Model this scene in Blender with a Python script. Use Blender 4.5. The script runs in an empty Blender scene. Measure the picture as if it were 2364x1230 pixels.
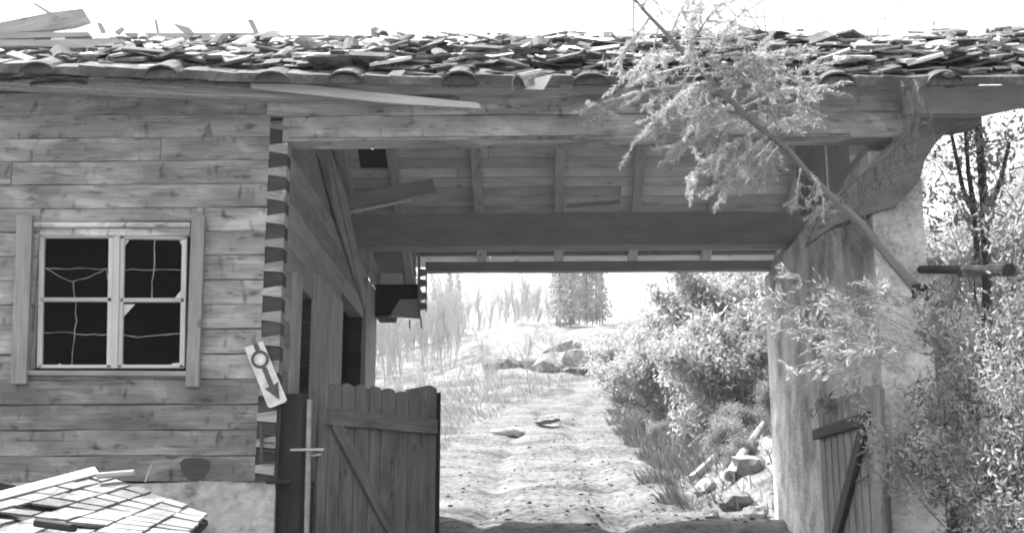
import bpy, math, random
import numpy as np
from mathutils import Vector, Matrix, noise, Quaternion
R = math.radians
C = bpy.context.scene.collection
SC = bpy.context.scene
rnd = random.Random(7)

# ------------------------------------------------------------------ camera
PITCH, YAW, F = R(12.57), R(1.44), 2900.0
cam = bpy.data.cameras.new('camera'); co = bpy.data.objects.new('camera', cam); C.objects.link(co)
cam.sensor_width = 36; cam.lens = 36 * F / 2364; cam.clip_end = 2000; cam.clip_start = 0.05
co.rotation_euler = (math.pi / 2 + PITCH, 0, YAW); SC.camera = co
RM = co.rotation_euler.to_matrix()
def at(px, py, Y):
    """world point on the plane y = Y that this pixel of the photograph measures"""
    d = RM @ Vector(((px - 1182) / F, (615 - py) / F, -1))
    return d * (Y / d.y)

# ------------------------------------------------------------------ light
SUN_AZ = Vector((-0.87, 0.50, 0)).normalized(); SUN_EL = R(54)
SC.view_settings.view_transform = 'Standard'; SC.view_settings.look = 'None'
SC.view_settings.exposure = 2.0; SC.view_settings.gamma = 1
SC.cycles.filter_width = 1.9
w = bpy.data.worlds.new('World'); SC.world = w; w.use_nodes = True
wn, wl = w.node_tree.nodes, w.node_tree.links
sk = wn.new('ShaderNodeTexSky'); sk.sky_type = 'NISHITA'; sk.sun_disc = False
sk.sun_elevation = SUN_EL; sk.sun_rotation = math.atan2(SUN_AZ.x, SUN_AZ.y)
sk.dust_density = 5; sk.air_density = 1.2
bw = wn.new('ShaderNodeRGBToBW'); wl.new(sk.outputs[0], bw.inputs[0])
wl.new(bw.outputs[0], wn['Background'].inputs[0]); wn['Background'].inputs[1].default_value = 0.15
sl = bpy.data.lights.new('sun', 'SUN'); so = bpy.data.objects.new('sun', sl); C.objects.link(so)
sl.energy = 3.2; sl.angle = R(1.2); sl.color = (1, 1, 1)
sd = Vector((SUN_AZ.x * math.cos(SUN_EL), SUN_AZ.y * math.cos(SUN_EL), math.sin(SUN_EL)))
so.rotation_euler = sd.to_track_quat('Z', 'Y').to_euler()

# ------------------------------------------------------------------ materials
def g(v): return (v, v, v, 1)
def nodes(name):
    m = bpy.data.materials.new(name); m.use_nodes = True
    return m, m.node_tree.nodes, m.node_tree.links, m.node_tree.nodes['Principled BSDF']
def ramp(n, stops):
    r = n.new('ShaderNodeValToRGB'); e = r.color_ramp.elements
    while len(e) < len(stops): e.new(0.5)
    for el, (p, v) in zip(e, stops): el.position = p; el.color = g(v)
    return r
def mathn(n, l, op, a, b=None, clamp=False):
    m = n.new('ShaderNodeMath'); m.operation = op; m.use_clamp = clamp
    for i, v in enumerate((a, b)):
        if v is None: continue
        if isinstance(v, (int, float)): m.inputs[i].default_value = v
        else: l.new(v, m.inputs[i])
    return m.outputs[0]
def wood(name, base, var=0.35, grain=0.5, knots=True, rough=0.85, bump=0.35, island=0.25):
    m, n, l, b = nodes(name)
    uv = n.new('ShaderNodeUVMap')
    mp = n.new('ShaderNodeMapping'); mp.inputs['Scale'].default_value = (1.6, 34, 1); l.new(uv.outputs[0], mp.inputs[0])
    fine = n.new('ShaderNodeTexNoise'); fine.inputs['Scale'].default_value = 1.5; fine.inputs['Detail'].default_value = 7; fine.inputs['Roughness'].default_value = .65
    l.new(mp.outputs[0], fine.inputs[0])
    mp2 = n.new('ShaderNodeMapping'); mp2.inputs['Scale'].default_value = (2.2, 7, 1); l.new(uv.outputs[0], mp2.inputs[0])
    big = n.new('ShaderNodeTexNoise'); big.inputs['Scale'].default_value = 1.0; big.inputs['Detail'].default_value = 5; l.new(mp2.outputs[0], big.inputs[0])
    geo = n.new('ShaderNodeNewGeometry')
    f = mathn(n, l, 'MULTIPLY', mathn(n, l, 'SUBTRACT', fine.outputs[0], .5), grain * 2)
    bg = mathn(n, l, 'MULTIPLY', mathn(n, l, 'SUBTRACT', big.outputs[0], .5), var * 3)
    isl = mathn(n, l, 'MULTIPLY', mathn(n, l, 'SUBTRACT', geo.outputs['Random Per Island'], .5), island * 2)
    s = mathn(n, l, 'ADD', mathn(n, l, 'ADD', f, bg), isl)
    s = mathn(n, l, 'ADD', s, 1.0)
    if knots:
        vo = n.new('ShaderNodeTexVoronoi'); vo.inputs['Scale'].default_value = 1.0
        mp3 = n.new('ShaderNodeMapping'); mp3.inputs['Scale'].default_value = (3.2, 6.5, 1); l.new(uv.outputs[0], mp3.inputs[0]); l.new(mp3.outputs[0], vo.inputs[0])
        kr = ramp(n, [(0.0, .45), (0.10, .6), (0.17, 1)]); l.new(vo.outputs['Distance'], kr.inputs[0])
        s = mathn(n, l, 'MULTIPLY', s, kr.outputs[0])
    s = mathn(n, l, 'MULTIPLY', s, base); s = mathn(n, l, 'MAXIMUM', s, base * .2)
    cc = n.new('ShaderNodeCombineColor')
    for i in range(3): l.new(s, cc.inputs[i])
    l.new(cc.outputs[0], b.inputs['Base Color']); b.inputs['Roughness'].default_value = rough
    b.inputs['Specular IOR Level'].default_value = .25
    bm = n.new('ShaderNodeBump'); bm.inputs['Strength'].default_value = bump; bm.inputs['Distance'].default_value = .012
    l.new(mathn(n, l, 'ADD', fine.outputs[0], mathn(n, l, 'MULTIPLY', big.outputs[0], .6)), bm.inputs['Height']); l.new(bm.outputs[0], b.inputs['Normal'])
    return m
def logwood(name, base):
    """hewn log face: streaky grain, weathered patches, knots and vertical tool smudges"""
    m = wood(name, base, var=.38, grain=.5, knots=False, island=.10); n, l = m.node_tree.nodes, m.node_tree.links; b = n['Principled BSDF']
    uv = n.new('ShaderNodeUVMap'); src = b.inputs['Base Color'].links[0].from_socket
    def tex(scale, loc, stops, s=1.0, det=3, dist=.0):
        mp = n.new('ShaderNodeMapping'); mp.inputs['Scale'].default_value = scale; mp.inputs['Location'].default_value = loc; l.new(uv.outputs[0], mp.inputs[0])
        t = n.new('ShaderNodeTexNoise'); t.inputs['Scale'].default_value = s; t.inputs['Detail'].default_value = det; t.inputs['Distortion'].default_value = dist; l.new(mp.outputs[0], t.inputs[0])
        r = ramp(n, stops); l.new(t.outputs[0], r.inputs[0]); return r.outputs[0]
    ls = [tex((1.6, 4.2, 1), (0, 0, 0), [(.42, .78), (.47, .98), (.56, 1.02), (.60, 1.32)], det=2, dist=.6),
          tex((5.5, 13, 1), (9, 4, 0), [(.27, .42), (.36, .85), (.42, 1)], det=2),
          tex((13, 5, 1), (2, 7, 0), [(.25, .5), (.34, .9), (.40, 1)], det=1),
          tex((2.5, 40, 1), (1, 1, 0), [(.30, .6), (.40, 1)], det=2)]
    for q in ls:
        mx = n.new('ShaderNodeMix'); mx.data_type = 'RGBA'; mx.blend_type = 'MULTIPLY'; mx.inputs[0].default_value = 1; l.new(src, mx.inputs[6]); l.new(q, mx.inputs[7]); src = mx.outputs[2]
    l.new(src, b.inputs['Base Color']); return m
def mineral(name, stops, scale=3.0, fscale=40, bump=.4, dist=.02, rough=.9, stretch=(1, 1, 1), stain=None, mix=.28):
    m, n, l, b = nodes(name)
    tc = n.new('ShaderNodeTexCoord'); mp = n.new('ShaderNodeMapping'); mp.inputs['Scale'].default_value = stretch; l.new(tc.outputs['Object'], mp.inputs[0])
    a = n.new('ShaderNodeTexNoise'); a.inputs['Scale'].default_value = scale; a.inputs['Detail'].default_value = 8; a.inputs['Roughness'].default_value = .62; l.new(mp.outputs[0], a.inputs[0])
    c = n.new('ShaderNodeTexNoise'); c.inputs['Scale'].default_value = fscale; c.inputs['Detail'].default_value = 5; l.new(tc.outputs['Object'], c.inputs[0])
    s = mathn(n, l, 'ADD', mathn(n, l, 'MULTIPLY', a.outputs[0], 1 - mix), mathn(n, l, 'MULTIPLY', c.outputs[0], mix))
    r = ramp(n, stops); l.new(s, r.inputs[0])
    col = r.outputs[0]
    if stain:
        st = n.new('ShaderNodeTexNoise'); st.inputs['Scale'].default_value = stain; st.inputs['Detail'].default_value = 4
        mp4 = n.new('ShaderNodeMapping'); mp4.inputs['Scale'].default_value = (1.6, 1.6, 1.3); mp4.inputs['Location'].default_value = (3.1, 0, 0); l.new(tc.outputs['Object'], mp4.inputs[0]); l.new(mp4.outputs[0], st.inputs[0])
        r2 = ramp(n, [(.40, .62), (.44, .8), (.50, 1)]); l.new(st.outputs[0], r2.inputs[0])
        mx = n.new('ShaderNodeMix'); mx.data_type = 'RGBA'; mx.blend_type = 'MULTIPLY'; mx.inputs[0].default_value = 1
        l.new(col, mx.inputs[6]); l.new(r2.outputs[0], mx.inputs[7]); col = mx.outputs[2]
    l.new(col, b.inputs['Base Color']); b.inputs['Roughness'].default_value = rough; b.inputs['Specular IOR Level'].default_value = .2
    bm = n.new('ShaderNodeBump'); bm.inputs['Strength'].default_value = bump; bm.inputs['Distance'].default_value = dist
    l.new(s, bm.inputs['Height']); l.new(bm.outputs[0], b.inputs['Normal'])
    return m
def leafy(name, lo, hi, trans=.35):
    m, n, l, b = nodes(name)
    geo = n.new('ShaderNodeNewGeometry'); oi = n.new('ShaderNodeObjectInfo')
    s = mathn(n, l, 'ADD', mathn(n, l, 'MULTIPLY', geo.outputs['Random Per Island'], .75), mathn(n, l, 'MULTIPLY', oi.outputs['Random'], .25))
    r = ramp(n, [(0, lo), (1, hi)]); l.new(s, r.inputs[0]); l.new(r.outputs[0], b.inputs['Base Color'])
    b.inputs['Roughness'].default_value = .7; b.inputs['Specular IOR Level'].default_value = .3
    tr = n.new('ShaderNodeBsdfTranslucent'); l.new(r.outputs[0], tr.inputs[0])
    mx = n.new('ShaderNodeMixShader'); mx.inputs[0].default_value = trans
    l.new(b.outputs[0], mx.inputs[1]); l.new(tr.outputs[0], mx.inputs[2]); l.new(mx.outputs[0], n['Material Output'].inputs[0])
    return m
M = dict(
    log=logwood('weathered_log_wood', .29), loglow=logwood('stained_lower_log_wood', .19), shingle=mineral('bleached_shingle', [(.36, .06), (.46, .16), (.58, .24)], scale=3.5, fscale=18, mix=.4, bump=.8), tilemid=mineral('greyed_shingle', [(.3, .05), (.5, .13), (.65, .2)], scale=4),
    logdark=wood('shaded_side_log_wood', .28, var=.3, grain=.35, knots=False),
    endgrain=wood('dark_end_grain', .06, var=.4, grain=.6, knots=False),
    beam=logwood('grey_beam_wood', .44),
    tie=wood('dark_tie_beam_wood', .29, var=.2, grain=.3, knots=False),
    rafter=wood('rafter_wood', .42, var=.3, grain=.4),
    boards=wood('roof_board_wood', .62, var=.3, grain=.35),
    trim=wood('pale_window_trim_wood', .25, var=.35, grain=.6),
    sash=wood('old_white_paint', .46, var=.25, grain=.25, knots=False),
    gate=wood('dark_gate_wood', .145, var=.6, grain=1.0, island=.4),
    gate2=wood('grey_gate_wood', .24, var=.5, grain=.8, island=.35),
    blackwood=wood('black_and_shade_wood', .028, var=.6, grain=.5, knots=False),
    pale=wood('bleached_board_wood', .45, var=.2, grain=.4),
    greyboard=wood('grey_board_wood', .31, var=.4, grain=.6),
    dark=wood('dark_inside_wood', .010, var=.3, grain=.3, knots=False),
    bark=wood('spruce_bark', .15, var=.7, grain=.8, knots=True),
    bark2=wood('dark_bark', .08, var=.7, grain=.8, knots=False),
    plaster=mineral('old_lime_plaster', [(.33, .20), (.44, .38), (.55, .62), (.66, .75)], scale=2.1, fscale=26, stain=.9, bump=.9, dist=.05, stretch=(1, 1, .9)),
    plinth=mineral('whitewashed_plinth', [(.34, .17), (.43, .33), (.50, .40), (.6, .48)], scale=2.5, fscale=16, mix=.4, bump=1, dist=.05, stain=2.2),
    tile=mineral('weathered_roof_tile', [(.36, .07), (.5, .23), (.63, .42)], scale=3.2, fscale=30, bump=.5),
    tiledark=mineral('mossy_or_shaded_tile', [(.3, .03), (.5, .075), (.65, .16)], scale=4, fscale=30, bump=.5),
    mortar=mineral('crumbled_white_mortar', [(.3, .45), (.5, .65), (.65, .75)], scale=4, fscale=30, bump=.7),
    ground=mineral('pale_dry_earth', [(.36, .06), (.48, .135), (.6, .21)], scale=1.4, fscale=9, bump=.9, dist=.08),
    road=mineral('rutted_pale_track', [(.38, .03), (.445, .07), (.50, .11), (.57, .15)], scale=.9, fscale=11, mix=.42, bump=1, dist=.07, stretch=(.45, 1.3, 1)),
    stone=mineral('pale_stone', [(.3, .12), (.5, .26), (.65, .4)], scale=5, fscale=30, bump=.7),
    stonedark=mineral('dark_stone', [(.3, .07), (.5, .17), (.65, .28)], scale=3, fscale=14, bump=.9, dist=.06),
    leaf=leafy('shrub_leaf', .20, .52, .55), paleleaf=leafy('pale_shrub_leaf', .24, .50, .5), needle=leafy('spruce_needle', .28, .7, .4), darkleaf=leafy('dark_shrub_leaf', .13, .38),
    far=leafy('haze_pale_leaf', .26, .50), grass=leafy('dry_grass_blade', .12, .30), bankgrass=leafy('brown_bank_grass', .045, .18), hazebark=wood('haze_pale_bark', .38, var=.5, grain=.5), twig=leafy('pale_twig', .2, .42, 0),  # far leaf and bark lightened, haze put into their colour
)
def flat(name, v, rough=.6, metal=0):
    m, n, l, b = nodes(name)
    tc = n.new('ShaderNodeTexCoord'); a = n.new('ShaderNodeTexNoise'); a.inputs['Scale'].default_value = 14; a.inputs['Detail'].default_value = 6
    l.new(tc.outputs['Object'], a.inputs[0]); r = ramp(n, [(.3, v * .7), (.65, v * 1.15)]); l.new(a.outputs[0], r.inputs[0]); l.new(r.outputs[0], b.inputs['Base Color'])
    b.inputs['Roughness'].default_value = rough; b.inputs['Metallic'].default_value = metal
    return m
M['iron'] = flat('rusty_iron', .06, .7); M['pipe'] = flat('pale_metal_pole', .28, .5); M['signwhite'] = flat('white_sign_paint', .62)
M['signdark'] = flat('dark_sign_paint', .07); M['paper'] = flat('tar_paper', .03, .9)
gm, gn, gl, gb = nodes('cloudy_glass'); gb.inputs['Base Color'].default_value = g(.55); gb.inputs['Roughness'].default_value = .35; M['glass'] = gm

# ------------------------------------------------------------------ mesh helpers
class MB:
    def __init__(s): s.v = []; s.f = []; s.uv = []; s.mi = []
    def face(s, idx, uvs, mi=0): s.f.append(tuple(idx)); s.uv.extend(uvs); s.mi.append(mi)
    def sweep(s, prof, pts, up=Vector((0, 0, 1)), scales=None, jit=0.0, mi=0, capmi=None):
        """prof: closed 2D outline (side, up), swept along pts"""
        pts = [Vector(p) for p in pts]; base = len(s.v); n = len(prof); off = rnd.random() * 50; uo = rnd.random() * 50
        per = [0]
        for i in range(n): per.append(per[-1] + math.dist(prof[i], prof[(i + 1) % n]))
        L = [0]
        for a, b in zip(pts, pts[1:]): L.append(L[-1] + (b - a).length)
        up = Vector(up)
        for k, p in enumerate(pts):
            d = (pts[min(k + 1, len(pts) - 1)] - pts[max(k - 1, 0)]).normalized()
            side = d.cross(up)
            side = side.normalized() if side.length > 1e-4 else Vector((1, 0, 0))
            u2 = side.cross(d).normalized(); sc = scales[k] if scales else 1
            for q in prof:
                j = Vector((rnd.uniform(-jit, jit), rnd.uniform(-jit, jit), rnd.uniform(-jit, jit)))
                s.v.append(p + side * q[0] * sc + u2 * q[1] * sc + j)
        for k in range(len(pts) - 1):
            for i in range(n):
                a = base + k * n + i; b = base + k * n + (i + 1) % n
                s.face((a, b, b + n, a + n), [(uo + L[k], off + per[i]), (uo + L[k], off + per[i + 1]), (uo + L[k + 1], off + per[i + 1]), (uo + L[k + 1], off + per[i])], mi)
        cm = mi if capmi is None else capmi
        s.face([base + i for i in range(n)][::-1], [(uo + p[1] * .2, off + p[0]) for p in prof[::-1]], cm)
        e = base + (len(pts) - 1) * n
        s.face([e + i for i in range(n)], [(uo + p[1] * .2, off + p[0]) for p in prof], cm)
    def beam(s, a, b, w, h, up=(0, 0, 1), ch=.008, seg=None, jit=0.0, mi=0, capmi=None):
        a, b = Vector(a), Vector(b); L = (b - a).length; seg = seg or max(1, int(L / .5) if jit else 1)
        x, y, c = w / 2, h / 2, min(ch, w / 3, h / 3)
        prof = [(-x + c, -y), (x - c, -y), (x, -y + c), (x, y - c), (x - c, y), (-x + c, y), (-x, y - c), (-x, -y + c)]
        s.sweep(prof, [a.lerp(b, i / seg) for i in range(seg + 1)], up, jit=jit, mi=mi, capmi=capmi)
    def tube(s, pts, radii, n=7, up=(0.1, .3, 1), jit=0.0, mi=0):
        prof = [(math.cos(2 * math.pi * i / n), math.sin(2 * math.pi * i / n)) for i in range(n)]
        s.sweep(prof, pts, up, scales=radii, jit=jit, mi=mi)
    def prism(s, poly, ext, mi=0):
        """poly: list of 3D points (planar), ext: extrusion vector"""
        poly = [Vector(p) for p in poly]; ext = Vector(ext); base = len(s.v); n = len(poly); o = rnd.random() * 50
        nrm = Vector((0, 0, 0))
        for i in range(n): nrm += poly[i].cross(poly[(i + 1) % n])
        if nrm.dot(ext) > 0: poly = poly[::-1]
        s.v += poly + [p + ext for p in poly]
        e1 = max((poly[(i + 1) % n] - poly[i] for i in range(n)), key=lambda e: e.length).normalized()
        nn = nrm.normalized(); e2 = nn.cross(e1)
        q = lambda p: (p.dot(e1) + o, p.dot(e2) + o)
        s.face([base + i for i in range(n)], [q(p) for p in poly], mi)
        s.face([base + n + i for i in range(n)][::-1], [q(p) for p in poly[::-1]], mi)
        for i in range(n):
            j = (i + 1) % n; d = (poly[j] - poly[i]).length
            s.face((base + j, base + i, base + n + i, base + n + j), [(o + d, o), (o, o), (o, o + ext.length), (o + d, o + ext.length)], mi)
    def obj(s, name, mats, parent=None, origin=None, smooth=False):
        me = bpy.data.meshes.new(name)
        o = bpy.data.objects.new(name, me); C.objects.link(o)
        org = Vector(origin) if origin is not None else Vector((0, 0, 0))
        if parent is not None and origin is None: org = Vector(parent.get('_o', (0, 0, 0)))
        me.from_pydata([tuple(v - org) for v in s.v], [], s.f); me.uv_layers.new(name='UVMap')
        me.uv_layers[0].data.foreach_set('uv', [c for u in s.uv for c in u])
        mats = mats if isinstance(mats, (list, tuple)) else [mats]
        for m in mats: me.materials.append(M[m])
        me.polygons.foreach_set('material_index', s.mi)
        if smooth: me.polygons.foreach_set('use_smooth', [True] * len(s.f))
        me.update()
        o['_o'] = tuple(org)
        if parent is not None:
            o.parent = parent; o.location = org - Vector(parent.get('_o', (0, 0, 0)))
        else: o.location = org
        return o
def tag(o, label=None, cat=None, group=None, kind=None):
    if label: o['label'] = label
    if cat: o['category'] = cat
    if group: o['group'] = group
    if kind: o['kind'] = kind
    return o
def thing(name, label, cat, loc, group=None):
    o = bpy.data.objects.new(name, None); C.objects.link(o); o.location = loc; o['_o'] = tuple(loc)
    return tag(o, label, cat, group)
def quads(name, ctr, a, b, mat, parent=None, origin=(0, 0, 0), tri=False):
    """one mesh of small leaf faces: centre, half-vectors a and b (numpy n x 3)"""
    n = len(ctr); org = np.array(origin)
    v = np.stack([ctr - a, ctr + b - a * .1, ctr + a, ctr - b - a * .1], 1).reshape(-1, 3) - org
    me = bpy.data.meshes.new(name); me.vertices.add(4 * n); me.vertices.foreach_set('co', v.astype(np.float32).ravel())
    me.loops.add(4 * n); me.loops.foreach_set('vertex_index', np.arange(4 * n, dtype=np.int32))
    me.polygons.add(n); me.polygons.foreach_set('loop_start', np.arange(0, 4 * n, 4, dtype=np.int32)); me.polygons.foreach_set('loop_total', np.full(n, 4, dtype=np.int32))
    me.update(calc_edges=True); me.materials.append(M[mat])
    o = bpy.data.objects.new(name, me); C.objects.link(o)
    if parent is not None: o.parent = parent; o.location = Vector(origin) - Vector(parent.get('_o', (0, 0, 0)))
    else: o.location = origin
    return o
def rdirs(r, n):
    v = r.normal(size=(n, 3)); return v / np.linalg.norm(v, axis=1)[:, None]
def perp(r, a):
    p = np.cross(a, rdirs(r, len(a))); return p / (np.linalg.norm(p, axis=1)[:, None] + 1e-9)

# ------------------------------------------------------------------ terrain
def interp(x, xs, ys):
    return float(np.interp(x, xs, ys))
BY = [-30, 0, 6, 10.2, 14.8, 17, 40, 60, 80, 105, 130, 200, 400]; BZ = [-2.2, -1.6, -1.15, -.5, .28, .55, 3.6, 7.3, 12.2, 18.5, 21, 24, 26]
RE = ([0, 10, 14.6, 16.5, 22, 45, 60, 90], [3.7, 3.7, 3.5, 2.0, 2.3, 2.9, 5.2, 14])
XC = ([0, 16, 40, 55, 70, 90], [.2, .1, .1, 1.6, 5.0, 14])
def h(x, y):
    z = interp(y, BY, BZ)
    e = interp(y, *RE)
    if x > e:
        d = x - e; k = interp(y, [0, 12, 17, 60, 100], [.22, .30, .62, .45, .12])
        z += k * d / (1 + d * .05)
    if x < -3:
        z += interp(y, [0, 20, 50, 70, 105, 200], [0, .03, -.04, -.22, -.30, -.1]) * (-x - 3) / (1 + (-x - 3) * .02)
    q = Vector((x * .35, y * .35, 3)); z += noise.noise(q) * interp(y, [0, 14, 25, 60], [.08, .06, .22, .5])
    if y > 12:
        a = .075 if x < e else .13
        z += noise.noise(Vector((x * .7, y * 1.7, 9))) * a * 1.4 + noise.noise(Vector((x * 2.7, y * 4.2, 5))) * a * .7
    else: z += noise.noise(Vector((x * 3, y * 3, 5))) * .03
    if 12 < y < 60:
        for o_ in (-.85, .75): z -= .09 * math.exp(-((x - interp(y, *XC) - o_ - .2 * noise.noise(Vector((0, y * .3, 7)))) / .2) ** 2)
    if 17 < y < 34 and abs(x) < 3.2: z += .055 * max(0, math.sin(y * 3.1 + 2.2 * noise.noise(Vector((x * .5, y * .4, 2))))) * max(0, .35 + noise.noise(Vector((x * .9 + 4, y * .7, 1)))) * min(1, (x + 3.2) / 2)
    return z
xs = np.unique(np.concatenate([np.linspace(-260, -30, 24), np.linspace(-30, -6, 30), np.linspace(-6, 9, 90), np.linspace(9, 30, 30), np.linspace(30, 260, 24)]))
ys = np.unique(np.concatenate([np.linspace(-30, 8, 24), np.linspace(8, 13, 20), np.linspace(13, 34, 130), np.linspace(34, 75, 90), np.linspace(75, 140, 50), np.linspace(140, 700, 30)]))
gv = [(x, y, h(x, y)) for y in ys for x in xs]; nx = len(xs)
gf, rf = [], []
for j in range(len(ys) - 1):
    for i in range(nx - 1):
        x, y = (xs[i] + xs[i + 1]) / 2, (ys[j] + ys[j + 1]) / 2
        hw = interp(y, [0, 16, 40, 60], [2.3, 2.2, 2.7, 2.0]) + .5 * noise.noise(Vector((0, y * .8, x > 0))) + .45 * noise.noise(Vector((x * 3, y * 3, 4)))
        (rf if -8 < y < 75 and abs(x - interp(y, *XC)) < hw else gf).append((j * nx + i, j * nx + i + 1, (j + 1) * nx + i + 1, (j + 1) * nx + i))
def terr(name, faces, mat):
    used = sorted({i for f in faces for i in f}); mp = {u: k for k, u in enumerate(used)}
    me = bpy.data.meshes.new(name); me.from_pydata([gv[u] for u in used], [], [tuple(mp[i] for i in f) for f in faces]); me.materials.append(M[mat])
    me.polygons.foreach_set('use_smooth', [True] * len(me.polygons))
    o = bpy.data.objects.new(name, me); C.objects.link(o); o['kind'] = 'structure'; return o
terr('ground', gf, 'ground'); terr('road', rf, 'road')

# ------------------------------------------------------------------ the gatehouse
D = 10.2; DB = 15.3
XL = at(655, 560, D).x                      # inner corner of the log house
XT = at(612, 560, D).x                      # root of the dovetails
XR = at(2004, 351, D).x                     # inner face of the masonry wall
ZB = at(640, 1112, D).z; Z1 = at(640, 533, D).z; DZ = (Z1 - ZB) / 10
ZLB = at(1255, 322, D).z; ZLM = at(1255, 263, D).z; ZLT = at(1255, 200, D).z
EY = 9.62; EZ = at(1255, 190, EY).z; RY = 12.9; RZ = at(1255, 98, RY).z; SL = (RZ - EZ) / (RY - EY)
RBY = 16.1; RBZ = RZ - SL * (RBY - RY)
def zr(y): return EZ + SL * (y - EY) if y < RY else RZ - SL * (y - RY)
HX0 = -9.0; RX1 = 8.0
house = thing('log_gatehouse', 'derelict log gatehouse with a broken tiled roof spanning the dirt track', 'building', (XL, D, ZB))

def prof_log(wd, ht, c=.014):
    x, y = wd / 2, ht / 2
    return [(-x + c, -y), (x - c, -y), (x, -y + c), (x, y - c), (x - c, y), (-x + c, y), (-x, y - c), (-x, -y + c)]
WT = .16
ox0, ox1 = at(76, 700, D).x, at(442, 700, D).x; oz0, oz1 = at(250, 858, D).z, at(250, 512, D).z
fw = MB(); ncourse = 15; ztop = at(500, 205, D).z
for i in range(ncourse + 1):
    z0 = ZB + i * DZ; z1 = min(z0 + DZ, ztop + .05)
    if z1 - z0 < .03: break
    spans = [(HX0, XT)]
    if i >= 1:
        if z1 > oz0 + .03 and z0 < oz1 - .03: spans = [(HX0, ox0), (ox1, XT)]
    ext = []
    if len(spans) == 2 and (z0 < oz1 - .01 < z1 or z0 < oz0 < z1): ext.append((ox0 + .001, ox1 - .001))
    for a, b in spans:                       # some courses are pieced from two timbers
        if rnd.random() < .45 and b - a > 1.2:
            m = a + (b - a) * rnd.uniform(.55, .9); ext += [(a, m - .002), (m + .002, b)]
        else: ext.append((a, b))
    for a, b in ext:
        zz0, zz1 = z0, z1
        if a >= ox0 - .01 and b <= ox1 + .01:
            if z0 < oz1 < z1: zz0 = oz1
            else: zz1 = oz0
        zc = (zz0 + zz1) / 2; n = max(2, int((b - a) / .35)); dy = rnd.uniform(-.006, .006)
        P_ = [Vector((a + (b - a) * k / n, D + WT / 2 + dy + rnd.uniform(-.003, .003), zc + rnd.uniform(-.004, .004))) for k in range(n + 1)]
        fw.sweep(prof_log(WT, zz1 - zz0 - .004, .007), P_, jit=.002, mi=1 if i < 4 else 0)
    if i < ncourse:                          # dovetail
        zc = (z0 + z1) / 2; a, b = DZ * .14, DZ * .25
        fw.prism([(XT - .004, D + rnd.uniform(-.006, 0), zc - a), (XL, D - .002, zc - b * rnd.uniform(.85, 1.1)), (XL, D - .002, zc + b * rnd.uniform(.85, 1.1)), (XT - .004, D, zc + a)], (0, WT, 0))
fw.obj('log_wall', ['log', 'loglow'], house)
# side wall of the passage, logs running away from the camera
def ypx(px, py=760): # depth along the side wall at pixel px
    d = RM @ Vector(((px - 1182) / F, (615 - py) / F, -1)); return XL / d.x * d.y
d1a, d1b = ypx(688), ypx(722); d2a, d2b = ypx(787), ypx(836)
dz1 = at(700, 685, (d1a + d1b) / 2).z; dz2 = at(810, 690, (d2a + d2b) / 2).z; dzb = .45
sw = MB(); ends = MB()
for i in range(-1, 16):
    z0 = ZB + i * DZ + DZ / 2; z1 = z0 + DZ
    if z0 > ZLB + .3: break
    z1 = min(z1, ZLB + .32)
    cuts = [(D + WT + .002, DB)]
    def cut(sp, a, b): return [s for q in sp for s in ([(q[0], min(a, q[1]))] if a > q[0] else []) + ([(max(b, q[0]), q[1])] if b < q[1] else [])]
    if z1 < dz1 + .05 and z0 > dzb - .3: cuts = cut(cuts, d1a, d1b)
    if z1 < dz2 + .05 and z0 > dzb - .1: cuts = cut(cuts, d2a, d2b)
    for a, b in cuts:
        n = max(2, int((b - a) / .5))
        sw.sweep(prof_log(WT, z1 - z0 - .003, .004), [Vector((XL - WT / 2 - .004 + rnd.uniform(-.002, .002), a + (b - a) * k / n, (z0 + z1) / 2)) for k in range(n + 1)], mi=0, capmi=1)
    if i < ncourse - 1:
        zc = (z0 + z1) / 2; a, b = DZ * .35, DZ * .24
        ends.prism([(XT, D + .012, zc - a), (XL - .002, D + .012 + rnd.uniform(0, .01), zc - b), (XL - .002, D + .012, zc + b), (XT, D + .012, zc + a)], (0, WT - .012, 0))
sw.obj('side_wall', ['logdark', 'blackwood'], house)  # log end faces painted black so the door opening reads as shade
ends.obj('dovetail_end', 'endgrain', house)
# closed room behind
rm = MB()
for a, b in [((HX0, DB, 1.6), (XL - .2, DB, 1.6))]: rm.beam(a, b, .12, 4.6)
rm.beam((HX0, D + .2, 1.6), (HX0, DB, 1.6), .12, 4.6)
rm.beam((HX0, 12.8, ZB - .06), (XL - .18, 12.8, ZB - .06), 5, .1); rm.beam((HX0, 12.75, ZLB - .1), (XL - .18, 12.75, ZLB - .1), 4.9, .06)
rm.beam((HX0 + .1, 12.4, 1.6), (XL - .2, 12.4, 1.6), .05, 4.5)  # added dark panel, keeps light from the door openings off the window view
rm.obj('room_wall_and_added_panel', 'dark', house)
# plinth
pl = MB(); px1 = at(634, 1180, D).x
pl.beam((HX0, D + .15, (ZB - 2.2) / 2), (px1, D + .15, (ZB - 2.2) / 2), .36, ZB + 2.2 - .008, jit=.012, seg=24)
pl.obj('plinth', 'plinth', house)
# black board painting the corner's shadow onto the base of the side wall
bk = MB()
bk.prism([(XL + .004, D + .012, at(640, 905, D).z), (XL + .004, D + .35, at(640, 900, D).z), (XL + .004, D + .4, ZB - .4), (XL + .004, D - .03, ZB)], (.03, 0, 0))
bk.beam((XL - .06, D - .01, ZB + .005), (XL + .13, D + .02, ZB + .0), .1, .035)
bk.obj('shadow_base_board', 'blackwood', house)
bb = MB(); bb.beam((XL - .02, D + .4, ZB - .8), (XL - .02, DB, ZB - .8), .22, 1.75, jit=.01); bb.beam((XL + .02, D + .2, ZB - 1.1), (XL + .02, D + .2, ZB - .02), .19, .3, up=(0, 1, 0)); bb.obj('footing', 'blackwood', house)
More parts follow.
